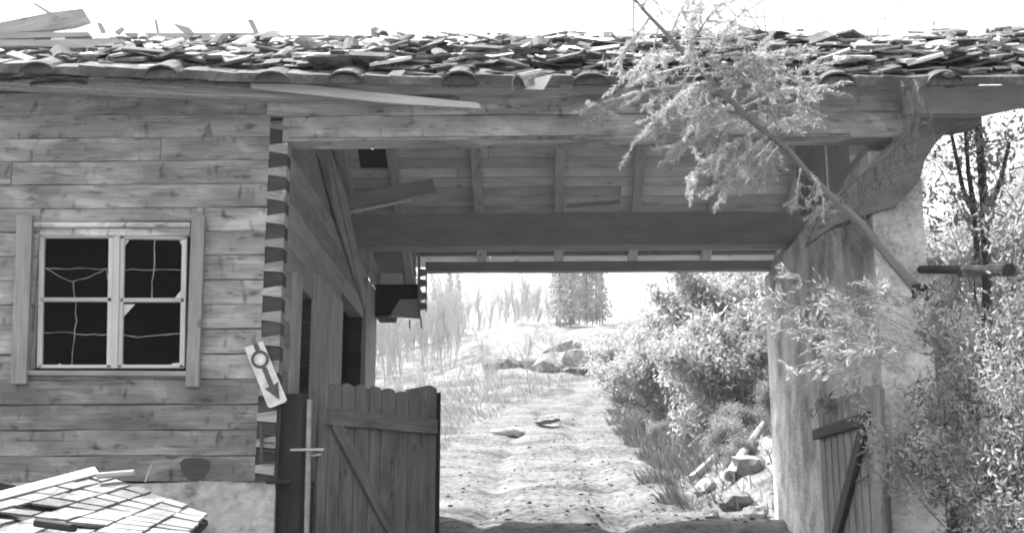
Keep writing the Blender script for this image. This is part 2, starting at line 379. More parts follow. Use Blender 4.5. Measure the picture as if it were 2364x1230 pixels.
# door surrounds in the side wall
def onside(px, py, off=.0):
    y = ypx(px, py); return Vector((XL + off, y, at(px, py, y).z))
for x0, x1, yt in ((671, 685, 630), (837, 862, 655)):
    fr = MB()
    a, b = ypx(x0), ypx(x1); zt = onside((x0 + x1) / 2, yt).z
    fr.prism([(XL - .05, a, -.3), (XL - .05, b, -.3), (XL - .05, b, zt), (XL - .05, a, zt)], (.09, 0, 0)); fr.obj('door_frame', 'greyboard', house)
dl = MB(); a, b = ypx(722), ypx(785)
k0 = a; ZDL = onside(750, 655).z
while k0 < b - .01:
    k1 = min(k0 + .42, b); dl.prism([(XL - .02, k0, -.3), (XL - .02, k1 - .008, -.3), (XL - .02, k1 - .008, ZDL), (XL - .02, k0, ZDL)], (.05, 0, 0)); k0 = k1
do = dl.obj('plank_door', 'greyboard', house)
pb = MB(); pb.prism([(XL - .14, d1a + .05, dzb), (XL - .14, d1b, dzb), (XL - .14, d1b, onside(705, 705).z), (XL - .14, d1a + .2, onside(705, 705).z)], (.03, 0, 0)); pb.obj('inner_board', 'gate', house)
jb = MB(); jb.beam((XL - .1, d2a + .35, .6), (XL - .16, d2a + .15, 1.9), .05, .12); jb.obj('leaning_slat', 'logdark', house)
# slanting boards running down the side wall
sb = MB()
def slat(p, q, wd, t=.03): sb.beam(p, q, t, wd, up=(1, 0, 0) if False else (0, .3, 1))
y_a, y_b, y_c = 11.3, 13.2, 14.9
sb.prism([at(728, 330, y_a), at(752, 330, y_a), at(792, 440, 12.4), at(815, 545, y_b), at(845, 680, y_c), at(838, 715, y_c), at(775, 510, 12.6)], (.02, .0, 0))
sb.obj('slanting_board', 'logdark', house)

# lintel: two long timbers over the opening
XE = at(2262, 270, D).x
lt = MB()
lt.sweep(prof_log(.24, ZLM - ZLB - .003, .01), [Vector((XL - .05 + (XE - .35 - XL) * k / 16, D + .12 + rnd.uniform(-.004, .004), (ZLB + ZLM) / 2 + rnd.uniform(-.003, .003))) for k in range(17)], jit=.003)
lt.sweep(prof_log(.24, ZLT - ZLM - .003, .01), [Vector((XT - .03 + (XE - XT) * k / 16, D + .118, (ZLT + ZLM) / 2 + rnd.uniform(-.003, .003))) for k in range(17)], jit=.003)
lt.obj('lintel_beam', 'beam', house)
lp = MB(); lp.beam((XL + .02, D - .008, ZLB + .012), (XE - 1.1, D - .008, ZLB + .014), .03, .03, jit=.002); lp.obj('lintel_moulding', 'log', house)
# tie beams across the passage
tb = MB(); z0, z1 = at(1255, 567, 13.8).z, at(1255, 491, 13.8).z
tb.beam((XL - .1, 13.92, (z0 + z1) / 2), (XR + .3, 13.92, (z0 + z1) / 2), .24, z1 - z0, jit=.003); tb.obj('tie_beam', 'tie', house)
rp = MB(); z0, z1 = at(1255, 626, DB).z, at(1255, 603, DB).z
rp.beam((at(982, 610, DB).x, DB + .06, (z0 + z1) / 2), (XR + .4, DB + .06, (z0 + z1) / 2), .12, z1 - z0, jit=.003); rp.obj('rear_plate', 'tie', house)
lb2 = MB(); z0 = at(1255, 585, 15.9).z; lb2.beam((at(900, 590, 15.9).x, 15.95, z0 + .015), (XR + .6, 15.95, z0 + .01), .03, .07); lb2.obj('rear_fascia', 'greyboard', house)
# roof boards front and rear slopes
rb = MB(); bwid = .17; c = math.sqrt(1 + SL * SL)
hx0, hx1 = at(822, 352, 14.2).x, at(892, 352, 14.2).x
for sgn in (-1, 1):
    Lr = ((RY - EY - .3) if sgn < 0 else (RBY - RY)) * c; k = 0.02
    while k < Lr:
        y = RY + sgn * (k + bwid / 2) / c; z = zr(y) - .03; upv = (0, sgn * SL, 1)
        RXE = RX1 if sgn < 0 else XR + 1.0
        spans = [(HX0 - .3, RXE)]
        if sgn > 0 and 14.15 < y < 14.5: spans = [(HX0 - .3, hx0), (hx1, RXE)]
        for a, b in spans:
            m = a + (b - a) * rnd.uniform(.2, .8)
            for p, q in ((a, m - .003), (m + .003, b)): rb.beam((p, y, z + rnd.uniform(-.003, .003)), (q, y, z + rnd.uniform(-.003, .003)), bwid - .006, .025, up=upv, ch=.004)
        k += bwid
roof = rb.obj('roof_boards', 'boards', house)
pp = MB()
for sgn, y1 in ((-1, EY + .3), (1, RBY - .05)):
    X0, X1 = HX0 - .3, (RX1 if sgn < 0 else XR + 1.0)
    def q(x, y): return Vector((x, y, zr(y) + .0))
    if sgn < 0: pp.prism([q(X0, RY), q(X1, RY), q(X1, y1), q(X0, y1)], (0, 0, .012))
    else:
        hp = at(857, 352, 14.25); hx, hy = hp.x, 14.31
        pp.prism([q(X0, RY), q(hx - .02, RY), q(hx - .02, y1), q(X0, y1)], (0, 0, .012)); pp.prism([q(hx + .02, RY), q(X1, RY), q(X1, y1), q(hx + .02, y1)], (0, 0, .012))
        pp.prism([q(hx - .02, RY), q(hx + .02, RY), q(hx + .02, hy - .03), q(hx - .02, hy - .03)], (0, 0, .012)); pp.prism([q(hx - .02, hy + .03), q(hx + .02, hy + .03), q(hx + .02, y1), q(hx - .02, y1)], (0, 0, .012))
pp.obj('roofing_felt', 'paper', roof)
# rafters
for px in (800, 915, 1102, 1291, 1474, 1655, 1838, 2030, 2230):
    X = at(px, 410, 14.7).x
    for s_ in (-1, 1):
        if s_ > 0 and px > 1900: continue
        ra = MB(); y1 = EY + .42 if s_ < 0 else RBY
        ra.beam((X + rnd.uniform(-.02, .02), RY, RZ - .12), (X, y1, zr(y1) - .12), .12 if s_ > 0 else .10, .13, jit=.003); ra.obj('rafter', 'rafter', house)
# eave: front purlin log and tile edge
pu = MB(); pts = [at(-500, 165, 9.9), at(0, 185, 9.9), at(300, 200, 9.9), at(620, 216, 9.9), at(900, 228, 9.95), at(1060, 236, 9.98)]
pu.tube(pts, [.11, .095, .09, .08, .055, .045], n=12, jit=.006); pu.obj('eave_purlin', 'log', house, smooth=True)
ev = MB()
def eline(px): return interp(px, [-400, 0, 300, 600, 1000, 1500, 2000, 2400, 3400], [146, 157, 168, 180, 186, 186, 188, 186, 180])
pxs = list(range(-300, 3300, 60))
for a, b in zip(pxs, pxs[1:]):
    A, B = at(a, eline(a), EY), at(b, eline(b), EY); t = .075 + rnd.uniform(-.01, .01)
    ev.prism([A + Vector((0, 0, -t / 2)), B + Vector((0, 0, -t / 2)), B + Vector((0, 0, t / 2 + rnd.uniform(-.01, .01))), A + Vector((0, 0, t / 2 + rnd.uniform(-.01, .012)))], (0, .24, .24 * SL))
eo = ev.obj('eave_course', 'tiledark', roof)
def half_tile(mb, p, wd, ht, ln, yaw=0, mi=0, t=.016, tilt=None, n=8):
    """half-round tile, open side down, running up the slope from p"""
    sl = SL if tilt is None else tilt; d = Vector((math.sin(yaw), math.cos(yaw), sl * math.cos(yaw))).normalized(); s = Vector((math.cos(yaw), -math.sin(yaw), 0)); u = s.cross(d) * 1
    if u.z < 0: u = -u
    base = len(mb.v); o = rnd.random() * 9
    for e in range(2):
        for k in range(n + 1):
            a = math.pi * k / n
            for rr in (0, t): mb.v.append(Vector(p) + d * ln * e + s * -math.cos(a) * (wd / 2 - rr) * (1 - .12 * e) + u * math.sin(a) * (ht - rr))
    m = 2 * (n + 1)
    U = lambda k: [(o, o), (o + .1, o), (o + .1, o + .1), (o, o + .1)][:k]
    for k in range(n):
        a = base + 2 * k
        mb.face((a, a + 2, a + 2 + m, a + m), U(4), mi); mb.face((a + 1, a + 1 + m, a + 3 + m, a + 3), U(4), mi)
        mb.face((a, a + 1, a + 3, a + 2), U(4), mi); mb.face((a + m, a + 2 + m, a + 3 + m, a + 1 + m), U(4), mi)
    for a in (base, base + 2 * n): mb.face((a, a + m, a + m + 1, a + 1), U(4), mi)
for px in (85, 372, 625, 795, 1060, 1365, 1640, 1935, 2185):
    ht_ = MB(); p = at(px, eline(px) + 6, EY - .02); half_tile(ht_, p, .30, .10 * rnd.uniform(.7, 1.1), .6); ht_.prism([p + Vector((.145 * math.cos(math.pi * k / 8), .004, .075 * math.sin(math.pi * k / 8) - .01)) for k in range(9)], (0, .03, 0))
    ht_.obj('cap_tile', 'tiledark', roof, smooth=False)
# broken tiles covering the slope (one covering, bits cannot be counted)
def slab(mb, c_, l_, w_, t_, d, u, bend=0, mi=0):
    d = d.normalized(); s = d.cross(u).normalized(); u = s.cross(d).normalized()
    a, b = d * l_ / 2, s * w_ / 2; k = [rnd.uniform(.7, 1.1) for _ in range(4)]
    poly = [c_ - a * k[0] - b, c_ - a * k[1] + b * k[2], c_ + a * k[3] + b, c_ + a - b * k[0]]
    mb.prism(poly, u * t_, mi)
tl3 = MB(); tl = MB(); tl2 = MB(); y = EY + .20
while y < RY - .05:
    x = HX0 - .3; f = (y - EY) / (RY - EY); pile = 0 if y < EY + .27 else (.13 if y < EY + 1.5 else .06)
    while x < RX1:
        wob = noise.noise(Vector((x * .7, y * .8, 4)))
        z_ = zr(y) + .03 + pile * (1 + wob) * rnd.uniform(.3, 1.15) + (.05 * max(0, noise.noise(Vector((x * .9, 3, 3)))) if f > .7 else 0)
        p_ = Vector((x, y + rnd.uniform(-.06, .06), z_)); dens = noise.noise(Vector((x * .5, y * 1.6, 1)))
        darkp = (.64 if f < .45 else .22) - (.2 if x > 2.5 else 0) + dens * .6  # dark tiles crowd the lower rows, painting the shadow band under the pile
        if rnd.random() < .9 - .35 * (f > .55):
            tgt = tl2 if rnd.random() < darkp else (tl3 if rnd.random() < (.45 if f > .5 else .12) else tl)
            if rnd.random() < .10: half_tile(tgt, p_, rnd.uniform(.12, .2), rnd.uniform(.03, .06), rnd.uniform(.15, .35), yaw=rnd.gauss(0, .7), tilt=SL + rnd.gauss(0, .15), n=5)
            else:
                d = Vector((rnd.gauss(0, .35), 1, SL + rnd.gauss(-.10, .16))); u = Vector((rnd.gauss(0, .16), -SL + rnd.gauss(.1, .2), 1))
                slab(tgt, p_, rnd.uniform(.06, .26), rnd.uniform(.05, .42) * (.7 if f > .6 else 1), rnd.uniform(.008, .03), d, u)
        x += rnd.uniform(.04, .09)
    y += .13 if y < EY + 1.4 else .2
tl.obj('tile_covering', 'tile', roof)['kind'] = 'stuff'; tl3.obj('bleached_tile_covering', 'mortar', roof)['kind'] = 'stuff'; tl2.obj('mossy_shaded_tile_covering', 'tiledark', roof)['kind'] = 'stuff'
# masonry wall on the right of the passage
mw = MB(); X2 = at(2140, 600, D).x; zt = at(1767, 641, DB).z
seg = 10
for (ya, yb) in ((D + .02, DB - .02),):
    base = [(XR, ya), (XR, yb), (X2, yb), (X2, ya)]
# subdivided plaster skin
def skin(mb, p0, eu, ev_, nu, nv, nrm, amp=.018):
    base = len(mb.v); nrm = Vector(nrm)
    for j in range(nv + 1):
        for i in range(nu + 1):
            p = Vector(p0) + Vector(eu) * (i / nu) + Vector(ev_) * (j / nv)
            edge = i in (0, nu) or j in (0, nv)
            mb.v.append(p + nrm * (0 if edge else noise.noise(p * 2.3) * amp + noise.noise(p * 7) * amp * .5))
    for j in range(nv):
        for i in range(nu):
            a = base + j * (nu + 1) + i; mb.face((a, a + 1, a + nu + 2, a + nu + 1), [(0, 0)] * 4)
zb_ = -2.0; H = zt - zb_
zf = at(2000, 505, D).z
skin(mw, (XR, DB, zb_), (0, D - DB, 0), (0, 0, H), 50, 40, (-1, 0, 0))
skin(mw, (XR, D, zb_), (X2 - XR, 0, 0), (0, 0, H), 8, 40, (0, -1, 0))
skin(mw, (X2, D, zb_), (0, DB - D, 0), (0, 0, H), 40, 30, (1, 0, 0))
skin(mw, (X2, DB, zb_), (XR - X2, 0, 0), (0, 0, H), 8, 30, (0, 1, 0))
skin(mw, (XR, D, zt), (X2 - XR, 0, 0), (0, DB - D, 0), 4, 10, (0, 0, 1), 0)
mw.obj('masonry_wall', 'plaster', house)
# timbers above the masonry wall
ru = MB()
zc = (zt + ZLB) / 2
ru.beam((XR + .2, D + .26, zt + .09), (XR + .2, DB, zt + .09), .26, .16, jit=.003)
for px0, px1, Y in ((1838, 1900, 12.6), (1912, 1955, 11.9)):
    A = at(px0, 330, Y).x; B = at(px1, 330, Y).x
    ru.beam(((A + B) / 2, Y, zt + .1), ((A + B) / 2, Y, zr(Y) - .1), B - A, .16, up=(0, 1, 0))
ru.obj('post', 'tie', house)
gw = MB()
for k in range(9): gw.beam((at(1957, 350, 12.5).x, 12.5, zt + .1 + k * .17), (at(2064, 350, 12.5).x, 12.5, zt + .1 + k * .17), .03, .164, jit=.003)
gw.obj('gable_boards', 'boards', house)
# curved corbel bracket
br = MB()
poly = [(1868, 560), (1888, 510), (1945, 450), (2005, 385), (2050, 335), (2075, 312), (2120, 285), (2262, 240), (2262, 286), (2195, 296), (2160, 330), (2135, 372), (2122, 420), (2070, 475), (1995, 497), (1925, 520)]
br.prism([at(a, b, D - .06) for a, b in poly], (0, .2, 0)); br.obj('curved_bracket', 'gate', house)
lb = MB(); lb.prism([at(a, b, 10.0) for a, b in [(2100, 205), (3300, 190), (3300, 150), (2500, 214), (2364, 236), (2262, 256), (2140, 262)]] if False else [at(2090, 200, 10.0), at(3200, 185, 10.0), at(3200, 240, 10.0), at(2364, 240, 10.0), at(2262, 262, 10.0), at(2090, 262, 10.0)], (0, .12, 0)); lb.obj('eave_board', 'tie', house)
# rear annex under the back eave
an = MB()
X0, X1 = at(868, 660, 15.6).x, at(962, 660, 15.6).x
za, zb2 = at(900, 728, 15.6).z, at(900, 655, 15.6).z
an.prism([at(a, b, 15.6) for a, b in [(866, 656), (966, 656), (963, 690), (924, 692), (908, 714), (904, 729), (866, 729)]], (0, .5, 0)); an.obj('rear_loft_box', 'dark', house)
an = MB(); an.prism([at(924, 691, 15.63), at(966, 689, 15.63), at(968, 736, 15.63), at(898, 731, 15.63)], (0, -.03, 0)); an.obj('rear_loft_board', 'sash', house); an = MB(); an.prism([at(880, 632, 15.5), at(930, 632, 15.5), at(932, 656, 15.5), at(878, 656, 15.5)], (0, -.04, 0)); an.obj('rear_loft_board', 'boards', house)
an = MB(); an.prism([at(848, 570, 15.72), at(960, 570, 15.72), at(960, 664, 15.72), at(862, 664, 15.72)], (0, .03, 0)); an.obj('rear_soffit', 'rafter', house)
for p, q in (((845, 572), (868, 652)), ((937, 572), (948, 650))): an = MB(); an.beam(at(*p, 15.3), at(*q, 15.6), .1, .12); an.obj('rafter_tail', 'rafter', house)
an = MB()
an.beam(at(967, 585, 15.5), at(968, 735, 15.5), .035, .04, up=(0, 1, 0)); an.beam(at(946, 738, 15.5), at(946, 758, 15.5), .02, .02, up=(0, 1, 0)); an.beam(at(971, 730, 15.5), at(973, 757, 15.5), .02, .02, up=(0, 1, 0))
for yy in (628, 652, 682, 706): an.prism([at(968, yy - 9, 15.48), at(985, yy - 6, 15.48), at(985, yy + 5, 15.48), at(968, yy + 8, 15.48)], (0, .09, 0))
an.beam(at(985, 618, 15.5), at(983, 720, 15.5), .018, .03, up=(0, 1, 0)); an.obj('notched_board_end', 'tie', house)

# ---- window
win = thing('window', None, None, at(250, 860, D)); win.parent = house; win.location = Vector(win['_o']) - Vector(house['_o'])
del win['_o']; win['_o'] = tuple(at(250, 860, D))
for q, (x0, x1, yt, yb) in enumerate(((24, 74, 497, 885), (428, 472, 498, 892))):
    mb = MB(); sh = 14 if q == 0 else 14
    A, B = at(x0 + sh, yt, D - .06), at(x1, yt, D - .06); A2, B2 = at(x0, yb, D - .06), at(x1 - sh, yb, D - .06)
    mb.prism([A, B, B2, A2], (0, .058, 0)); mb.obj('window_jamb', 'trim', win)
mb = MB(); mb.beam(at(76, 520, D), at(440, 520, D), .05, .045); mb.beam(at(76, 537, D + .05), at(440, 537, D + .05), .06, .07)
mb.obj('window_head', 'beam', win)
mb = MB(); mb.beam(at(60, 862, D), at(440, 864, D), .1, .045, jit=.002); mb.obj('window_sill', 'trim', win)
mb = MB(); yy = D + .06
mb.prism([at(76, 525, yy), at(94, 545, yy), at(80, 850, yy), at(56, 858, yy)], (0, .05, 0)); mb.obj('window_reveal', 'greyboard', win)
mb = MB(); yy = D + .05
def bar(mb, a, b, wpx, Y=yy, t=.035): mb.beam(at(*a, Y), at(*b, Y), t, wpx / F * Y, up=(0, 1, 0) if False else (0, 0, 1) if abs(a[0] - b[0]) > abs(a[1] - b[1]) else (1, 0, 0), ch=.004)
for name, L_ in (('window_sash', [((98, 546), (92, 848), 12), ((258, 546), (253, 848), 12), ((100, 546), (262, 546), 9), ((92, 846), (256, 846), 8), ((96, 692), (258, 692), 10)]),
                 ('window_sash', [((284, 546), (278, 848), 10), ((427, 550), (421, 848), 12), ((280, 548), (430, 550), 9), ((276, 846), (424, 846), 8), ((280, 693), (426, 693), 10)])):
    mb = MB()
    for a, b, w_ in L_: bar(mb, a, b, w_)
    # thickness across the view must be the small size: beams are square enough
    s_ = mb.obj(name, 'sash', win)
mb = MB(); bar(mb, (271, 546), (265, 850), 15, D + .035); mb.obj('window_post', 'sash', win)
mb = MB()
def wire(mb, pts, r):
    q = []
    for (a, b), (c_, d_) in zip(pts, pts[1:]): q += [(a + (c_ - a) * t + rnd.uniform(-1.5, 1.5), b + (d_ - b) * t + rnd.uniform(-1.5, 1.5)) for t in (0, .33, .66)]
    q.append(pts[-1]); mb.tube([at(a, b, D + .06) for a, b in q], [r * rnd.uniform(.35, .9) for _ in q], n=5)
wire(mb, [(104, 620), (180, 620), (250, 621)], .005); wire(mb, [(104, 618), (140, 640), (168, 651), (210, 638), (244, 620), (250, 650)], .005)
wire(mb, [(168, 650), (174, 690), (176, 740), (168, 800), (166, 845)], .007); wire(mb, [(98, 768), (140, 766), (200, 772), (248, 772)], .005)
wire(mb, [(288, 622), (350, 623), (424, 624)], .005); wire(mb, [(357, 552), (357, 610), (352, 650), (351, 690)], .007); wire(mb, [(282, 773), (320, 779), (370, 772), (420, 770)], .006)
mb.obj('window_muntin', 'greyboard', win)
for pol in ([(286, 552), (300, 552), (288, 568)], [(412, 552), (424, 552), (424, 575)], [(402, 690), (424, 662), (424, 690)], [(284, 702), (312, 702), (284, 732)], [(392, 846), (420, 846), (420, 836), (398, 838)], [(128, 846), (146, 846), (138, 838)], [(280, 834), (280, 846), (292, 846)]):
    mb = MB(); mb.prism([at(a, b, D + .055) for a, b in pol], (0, .004, 0)); mb.obj('glass_shard', 'glass', win)

# iron clamp on the corner
ic = MB(); ic.beam(at(604, 980, D - .02), at(604, 1068, D - .02), .025, .02, up=(0, 1, 0)); ic.beam(at(598, 1068, D - .02), at(640, 1068, D - .02), .02, .012)
for yy in (1000, 1020, 1040): ic.beam(at(604, yy, D - .02), at(634, yy + 2, D - .02), .015, .012)
ic.obj('iron_clamp', 'iron', house)
st = MB(); st.prism([at(a, b, D - .012) for a, b in [(415, 1068), (425, 1058), (450, 1055), (470, 1058), (485, 1064), (483, 1082), (470, 1100), (450, 1112), (432, 1105), (420, 1088)]], (0, .01, 0)); st.obj('dark_patch', 'endgrain', house)

# ------------------------------------------------------------------ loose boards at the eave
def plank(name, label, cat, pts, Y, mat, t=.03, group=None, Ys=None):
    P_ = [at(a, b, (Ys[i] if Ys else Y)) for i, (a, b) in enumerate(pts)]; o = min(P_, key=lambda v: v.z)
    mb = MB(); mb.prism(P_, (0, t, 0)); return tag(mb.obj(name, mat, origin=o), label, cat, group)
plank('loose_board', 'long pale board slipped from the eave, sloping down to a broken end', 'board', [(578, 193), (700, 196), (1105, 238), (1110, 250), (1100, 250), (900, 238), (580, 203)], 9.72, 'pale')
plank('loose_board', 'straight grey board lying along the eave above the slipped pale board', 'board', [(640, 193), (1100, 204), (1420, 208), (1420, 217), (1000, 216), (870, 222), (640, 204)], 9.76, 'greyboard')
plank('broken_tile', 'pale flat tile fragment hanging over the eave between two round cap tiles', 'tile', [(1213, 205), (1238, 180), (1275, 172), (1255, 207)], 9.55, 'mortar', .02)
mb = MB(); p = at(1200, 205, 9.53); half_tile(mb, p, .16, .12, .3, yaw=.75, tilt=.6); tag(mb.obj('broken_tile', 'tile', origin=p), 'curled tile fragment hooked over the eave beside a flat pale one', 'tile')
plank('broken_tile', 'tipped light tile fragment above the dark eave edge, left of centre', 'tile', [(893, 176), (905, 164), (935, 162), (925, 176)], 9.66, 'mortar', .02)
# roof top debris
def bit(name, label, cat, pol, mat, Y=12.75, t=.08, group=None):
    if name == 'roof_stub': y0 = min(b for _, b in pol); pol = [(a, y0 + (b - y0) * 1.25 + 3) for a, b in pol]
    return plank(name, label, cat, pol, Y, mat, t, group)
bit('ridge_board', 'broad grey board tipped up on the ridge at the far left', 'board', [(-60, 70), (0, 52), (120, 28), (190, 20), (207, 48), (170, 60), (100, 70), (0, 78), (-60, 84)], 'greyboard', 12.3)
bit('ridge_board', 'long flat grey board lying under the tipped one on the ridge', 'board', [(-60, 76), (204, 74), (208, 84), (-60, 92)], 'tie', 12.25, .12)
bit('ridge_board', 'pale rounded timber lying low on the left of the roof', 'board', [(-40, 92), (120, 92), (270, 88), (285, 97), (200, 112), (60, 106), (-40, 108)], 'greyboard', 11.7, .1)
bit('stick', 'thin dark stick jutting up from the tipped ridge board', 'stick', [(74, 8), (82, 7), (134, 38), (126, 42)], 'greyboard', 12.25, .02)
bit('ridge_rail', 'thin straight rail along the ridge, its left stretch', 'rail', [(285, 76), (605, 76), (606, 90), (300, 86)], 'tie', 12.8, .07)
bit('ridge_rail', 'thin straight rail along the ridge right of the pale mortar lump', 'rail', [(655, 80), (868, 83), (868, 93), (660, 91)], 'tie', 12.8, .07)
bit('ridge_rail', 'short low rail lying on broken tiles mid roof', 'rail', [(870, 112), (960, 113), (1010, 120), (870, 121)], 'tie', 12.2, .07)
for pol, lb_ in (([(222, 48), (234, 50), (244, 66), (232, 68)], 'small dark stub leaning left on the ridge just right of the tipped board'),
                 ([(262, 68), (282, 58), (286, 62), (272, 73)], 'small dark stub leaning right on the ridge near the tipped board'),
                 ([(356, 42), (361, 42), (367, 68), (361, 68)], 'slim pale upright splinter standing on the ridge'),
                 ([(398, 50), (436, 58), (448, 68), (440, 71), (416, 64)], 'dark oblong fragment lying on the ridge left of centre'),
                 ([(570, 42), (584, 42), (600, 70), (590, 74)], 'dark stub leaning over the rail beside the pale mortar lump'),
                 ([(856, 62), (868, 58), (877, 64), (876, 76), (864, 79), (856, 73)], 'small dark rounded knob standing above the ridge'),
                 ([(1300, 95), (1316, 93), (1318, 102), (1302, 105)], 'tiny dark fragment on the ridge above the mossy heap'),
                 ([(2172, 78), (2178, 62), (2184, 64), (2183, 80)], 'small dark pointed stub alone on the right of the ridge'),
                 ([(1914, 90), (1921, 88), (1923, 118), (1917, 120)], 'small upright post stub on the ridge behind the fallen spruce')):
    bit('roof_stub', lb_, 'stub', pol, 'tie', 12.7, .04)
bit('mortar_lump', 'large pale slab of mortar standing on the ridge beside the rail', 'mortar lump', [(598, 112), (600, 86), (615, 72), (640, 70), (652, 84), (664, 116)], 'mortar', 12.5, .2)
bit('mortar_lump', 'low white patch of mortar on the ridge right of centre', 'mortar lump', [(1035, 135), (1050, 118), (1085, 108), (1130, 98), (1150, 112), (1110, 128), (1060, 138)], 'mortar', 12.1, .2)
bit('mortar_lump', 'white jagged mortar lump at the end of the mossy heap', 'mortar lump', [(1320, 120), (1330, 100), (1370, 96), (1375, 122), (1350, 140)], 'mortar', 12.0, .15)
def rock(mb, c_, r, sq=(1, 1, .7), seed=0, mi=0, n=2):
    import bmesh
    bm = bmesh.new(); bmesh.ops.create_icosphere(bm, subdivisions=n, radius=1)
    b0 = len(mb.v)
    for v in bm.verts:
        q = v.co.copy(); k = 1 + .55 * noise.noise(q * 1.1 + Vector((seed * 3.1, 7, 2))) + .18 * noise.noise(q * 3 + Vector((seed, 1, 2)))
        mb.v.append(Vector(c_) + Vector((q.x * sq[0], q.y * sq[1], q.z * sq[2])) * r * k)
    for f in bm.faces: mb.face([b0 + v.index for v in f.verts], [(0, 0), (0, .1), (.1, .1)], mi)
    bm.free()
for i, (px, py, r, lb_, mt) in enumerate(((1175, 118, .17, 'small mossy heap of tiles at the middle of the ridge', 'tiledark'), (1215, 108, .26, 'larger pale topped heap of tiles at the middle of the ridge', 'tile'), (1270, 125, .3, 'dark mossy mound of tiles right of the ridge heaps', 'tiledark'), (740, 98, .17, 'grey lump of tiles on the roof right of the tall mortar slab', 'tile'), (2190, 180, .11, 'dark knotty lump on the eave at the right bracket', 'tiledark'))):
    Y = 11.6 if i < 4 else 9.6; mb = MB(); c_ = at(px, py, Y)
    for k in range(5 if i < 4 else 2): rock(mb, c_ + Vector((rnd.uniform(-r, r), rnd.uniform(-.1, .1), rnd.uniform(-.3, .2) * r)), r * rnd.uniform(.35, .6), (1.3, 1, .6), i * 7 + k)
    tag(mb.obj('tile_heap', mt, origin=c_), lb_, 'heap')

# ------------------------------------------------------------------ sign
sg = thing('arrow_sign', 'tilted white board sign with a dark ring and arrow pointing down', 'sign', at(640, 930, D - .03))
mb = MB(); mb.prism([at(a, b, D - .05) for a, b in [(564, 802), (606, 787), (662, 922), (657, 928), (624, 941), (618, 938)]], (0, .02, 0)); mb.obj('board', 'signwhite', sg)
def P2(a, b): return at(a, b, D - .054)
mb = MB()
mb.prism([P2(*p) for p in [(584, 794), (594, 790), (600, 806), (590, 810)]], (0, .003, 0)); mb.obj('arrow_tail', 'signdark', sg); mb = MB()
mb.prism([P2(*p) for p in [(604, 850), (615, 846), (632, 888), (642, 880), (645, 922), (611, 897), (621, 892)]], (0, .003, 0)); mb.obj('arrow', 'signdark', sg)
mb = MB(); cx, cy = 600, 829
for k in range(20):
    a0, a1 = 2 * math.pi * k / 20, 2 * math.pi * (k + 1) / 20
    mb.prism([P2(cx + 21 * math.cos(a0), cy + 21 * math.sin(a0)), P2(cx + 21 * math.cos(a1), cy + 21 * math.sin(a1)), P2(cx + 14 * math.cos(a1), cy + 14 * math.sin(a1)), P2(cx + 14 * math.cos(a0), cy + 14 * math.sin(a0))], (0, .003, 0))
mb.obj('ring', 'signdark', sg)

# ------------------------------------------------------------------ gates
HY, FY = 10.45, 11.85
h0 = at(735, 900, HY); f0 = at(1008, 900, FY)
gl_ = thing('wooden_gate', 'dark plank gate leaf standing open on the left of the passage, with ragged tops', 'gate', (h0.x, h0.y, -.45))
dirg = Vector((f0.x - h0.x, f0.y - h0.y, 0)); LG = dirg.length; dirg.normalize(); nrg = Vector((dirg.y, -dirg.x, 0))   # towards the camera
def gx(px, py=1000):   # distance along the leaf at a pixel column
    d = RM @ Vector(((px - 1182) / F, (615 - py) / F, -1)); 
    # solve h0 + s*dirg = t*d in x,y
    det = dirg.x * -d.y + d.x * dirg.y
    s = (-h0.x * -d.y - -d.x * -h0.y * 1) / det if False else None
    A = Matrix(((dirg.x, -d.x), (dirg.y, -d.y))); r_ = A.inverted() @ Vector((-h0.x, -h0.y)); return r_[0], d.z * r_[1]
edges = [735, 757, 786, 818, 852, 880, 912, 942, 1008]
tops = [(905, 925), (888, 884), (886, 888), (884, 892), (887, 898), (892, 896), (896, 900), (904, 906), (892, 893)]
for k in range(8):
    s0, _ = gx(edges[k]); s1, _ = gx(edges[k + 1]); z0 = gx(edges[k], tops[k + 1][0])[1]; z1 = gx(edges[k + 1], tops[k + 1][1])[1]
    p = lambda s, z: Vector((h0.x, h0.y, z)) + dirg * s
    mb = MB(); zm = (z0 + z1) / 2; w_ = s1 - s0; j = rnd.uniform(0, .012)
    mb.prism([p(s0 + .006, -.42), p(s1 - .006, -.42), p(s1 - .006, z1 - .015), p(s1 - w_ * .25, z1 + .008), p(s0 + w_ * .4, z0 + .012), p(s0 + .006, z0 - .02)], -nrg * (.03 + j)); mb.obj('gate_plank', 'gate', gl_)
for nm, (a, b, wd) in (('gate_rail', ((752, 962), (1002, 985), .14)), ('gate_rail', ((752, 1330), (1002, 1330), .14)), ('gate_brace', ((768, 975), (905, 1235), .12))):
    sa, za = gx(*a); sb_, zb3 = gx(*b)
    if b[1] > 1300: zb3 = za = -.05
    mb = MB(); A = Vector((h0.x, h0.y, za)) + dirg * sa + nrg * .02; B = Vector((h0.x, h0.y, zb3)) + dirg * sb_ + nrg * .02
    if nm == 'gate_brace': B = B + (B - A) * .35
    mb.beam(A, B, .04, wd, up=(0, 0, 1), jit=.003); mb.obj(nm, 'gate', gl_)
mb = MB(); s_, z_ = gx(1000, 1000); mb.beam(Vector((h0.x, h0.y, -.42)) + dirg * (LG + .012), Vector((h0.x, h0.y, gx(1003, 905)[1])) + dirg * (LG + .012), .02, .08, up=nrg); mb.obj('gate_edge', 'dark', gl_)
pj = MB()
A = at(715, 922, 10.28); B = at(706, 1330, 10.28); pj.beam(B, A, .04, .045, up=(0, 1, 0), jit=.001)
tag(pj.obj('gate_pole', 'pipe', origin=B), 'slim pale upright pole at the hinge side of the open left gate', 'pole')
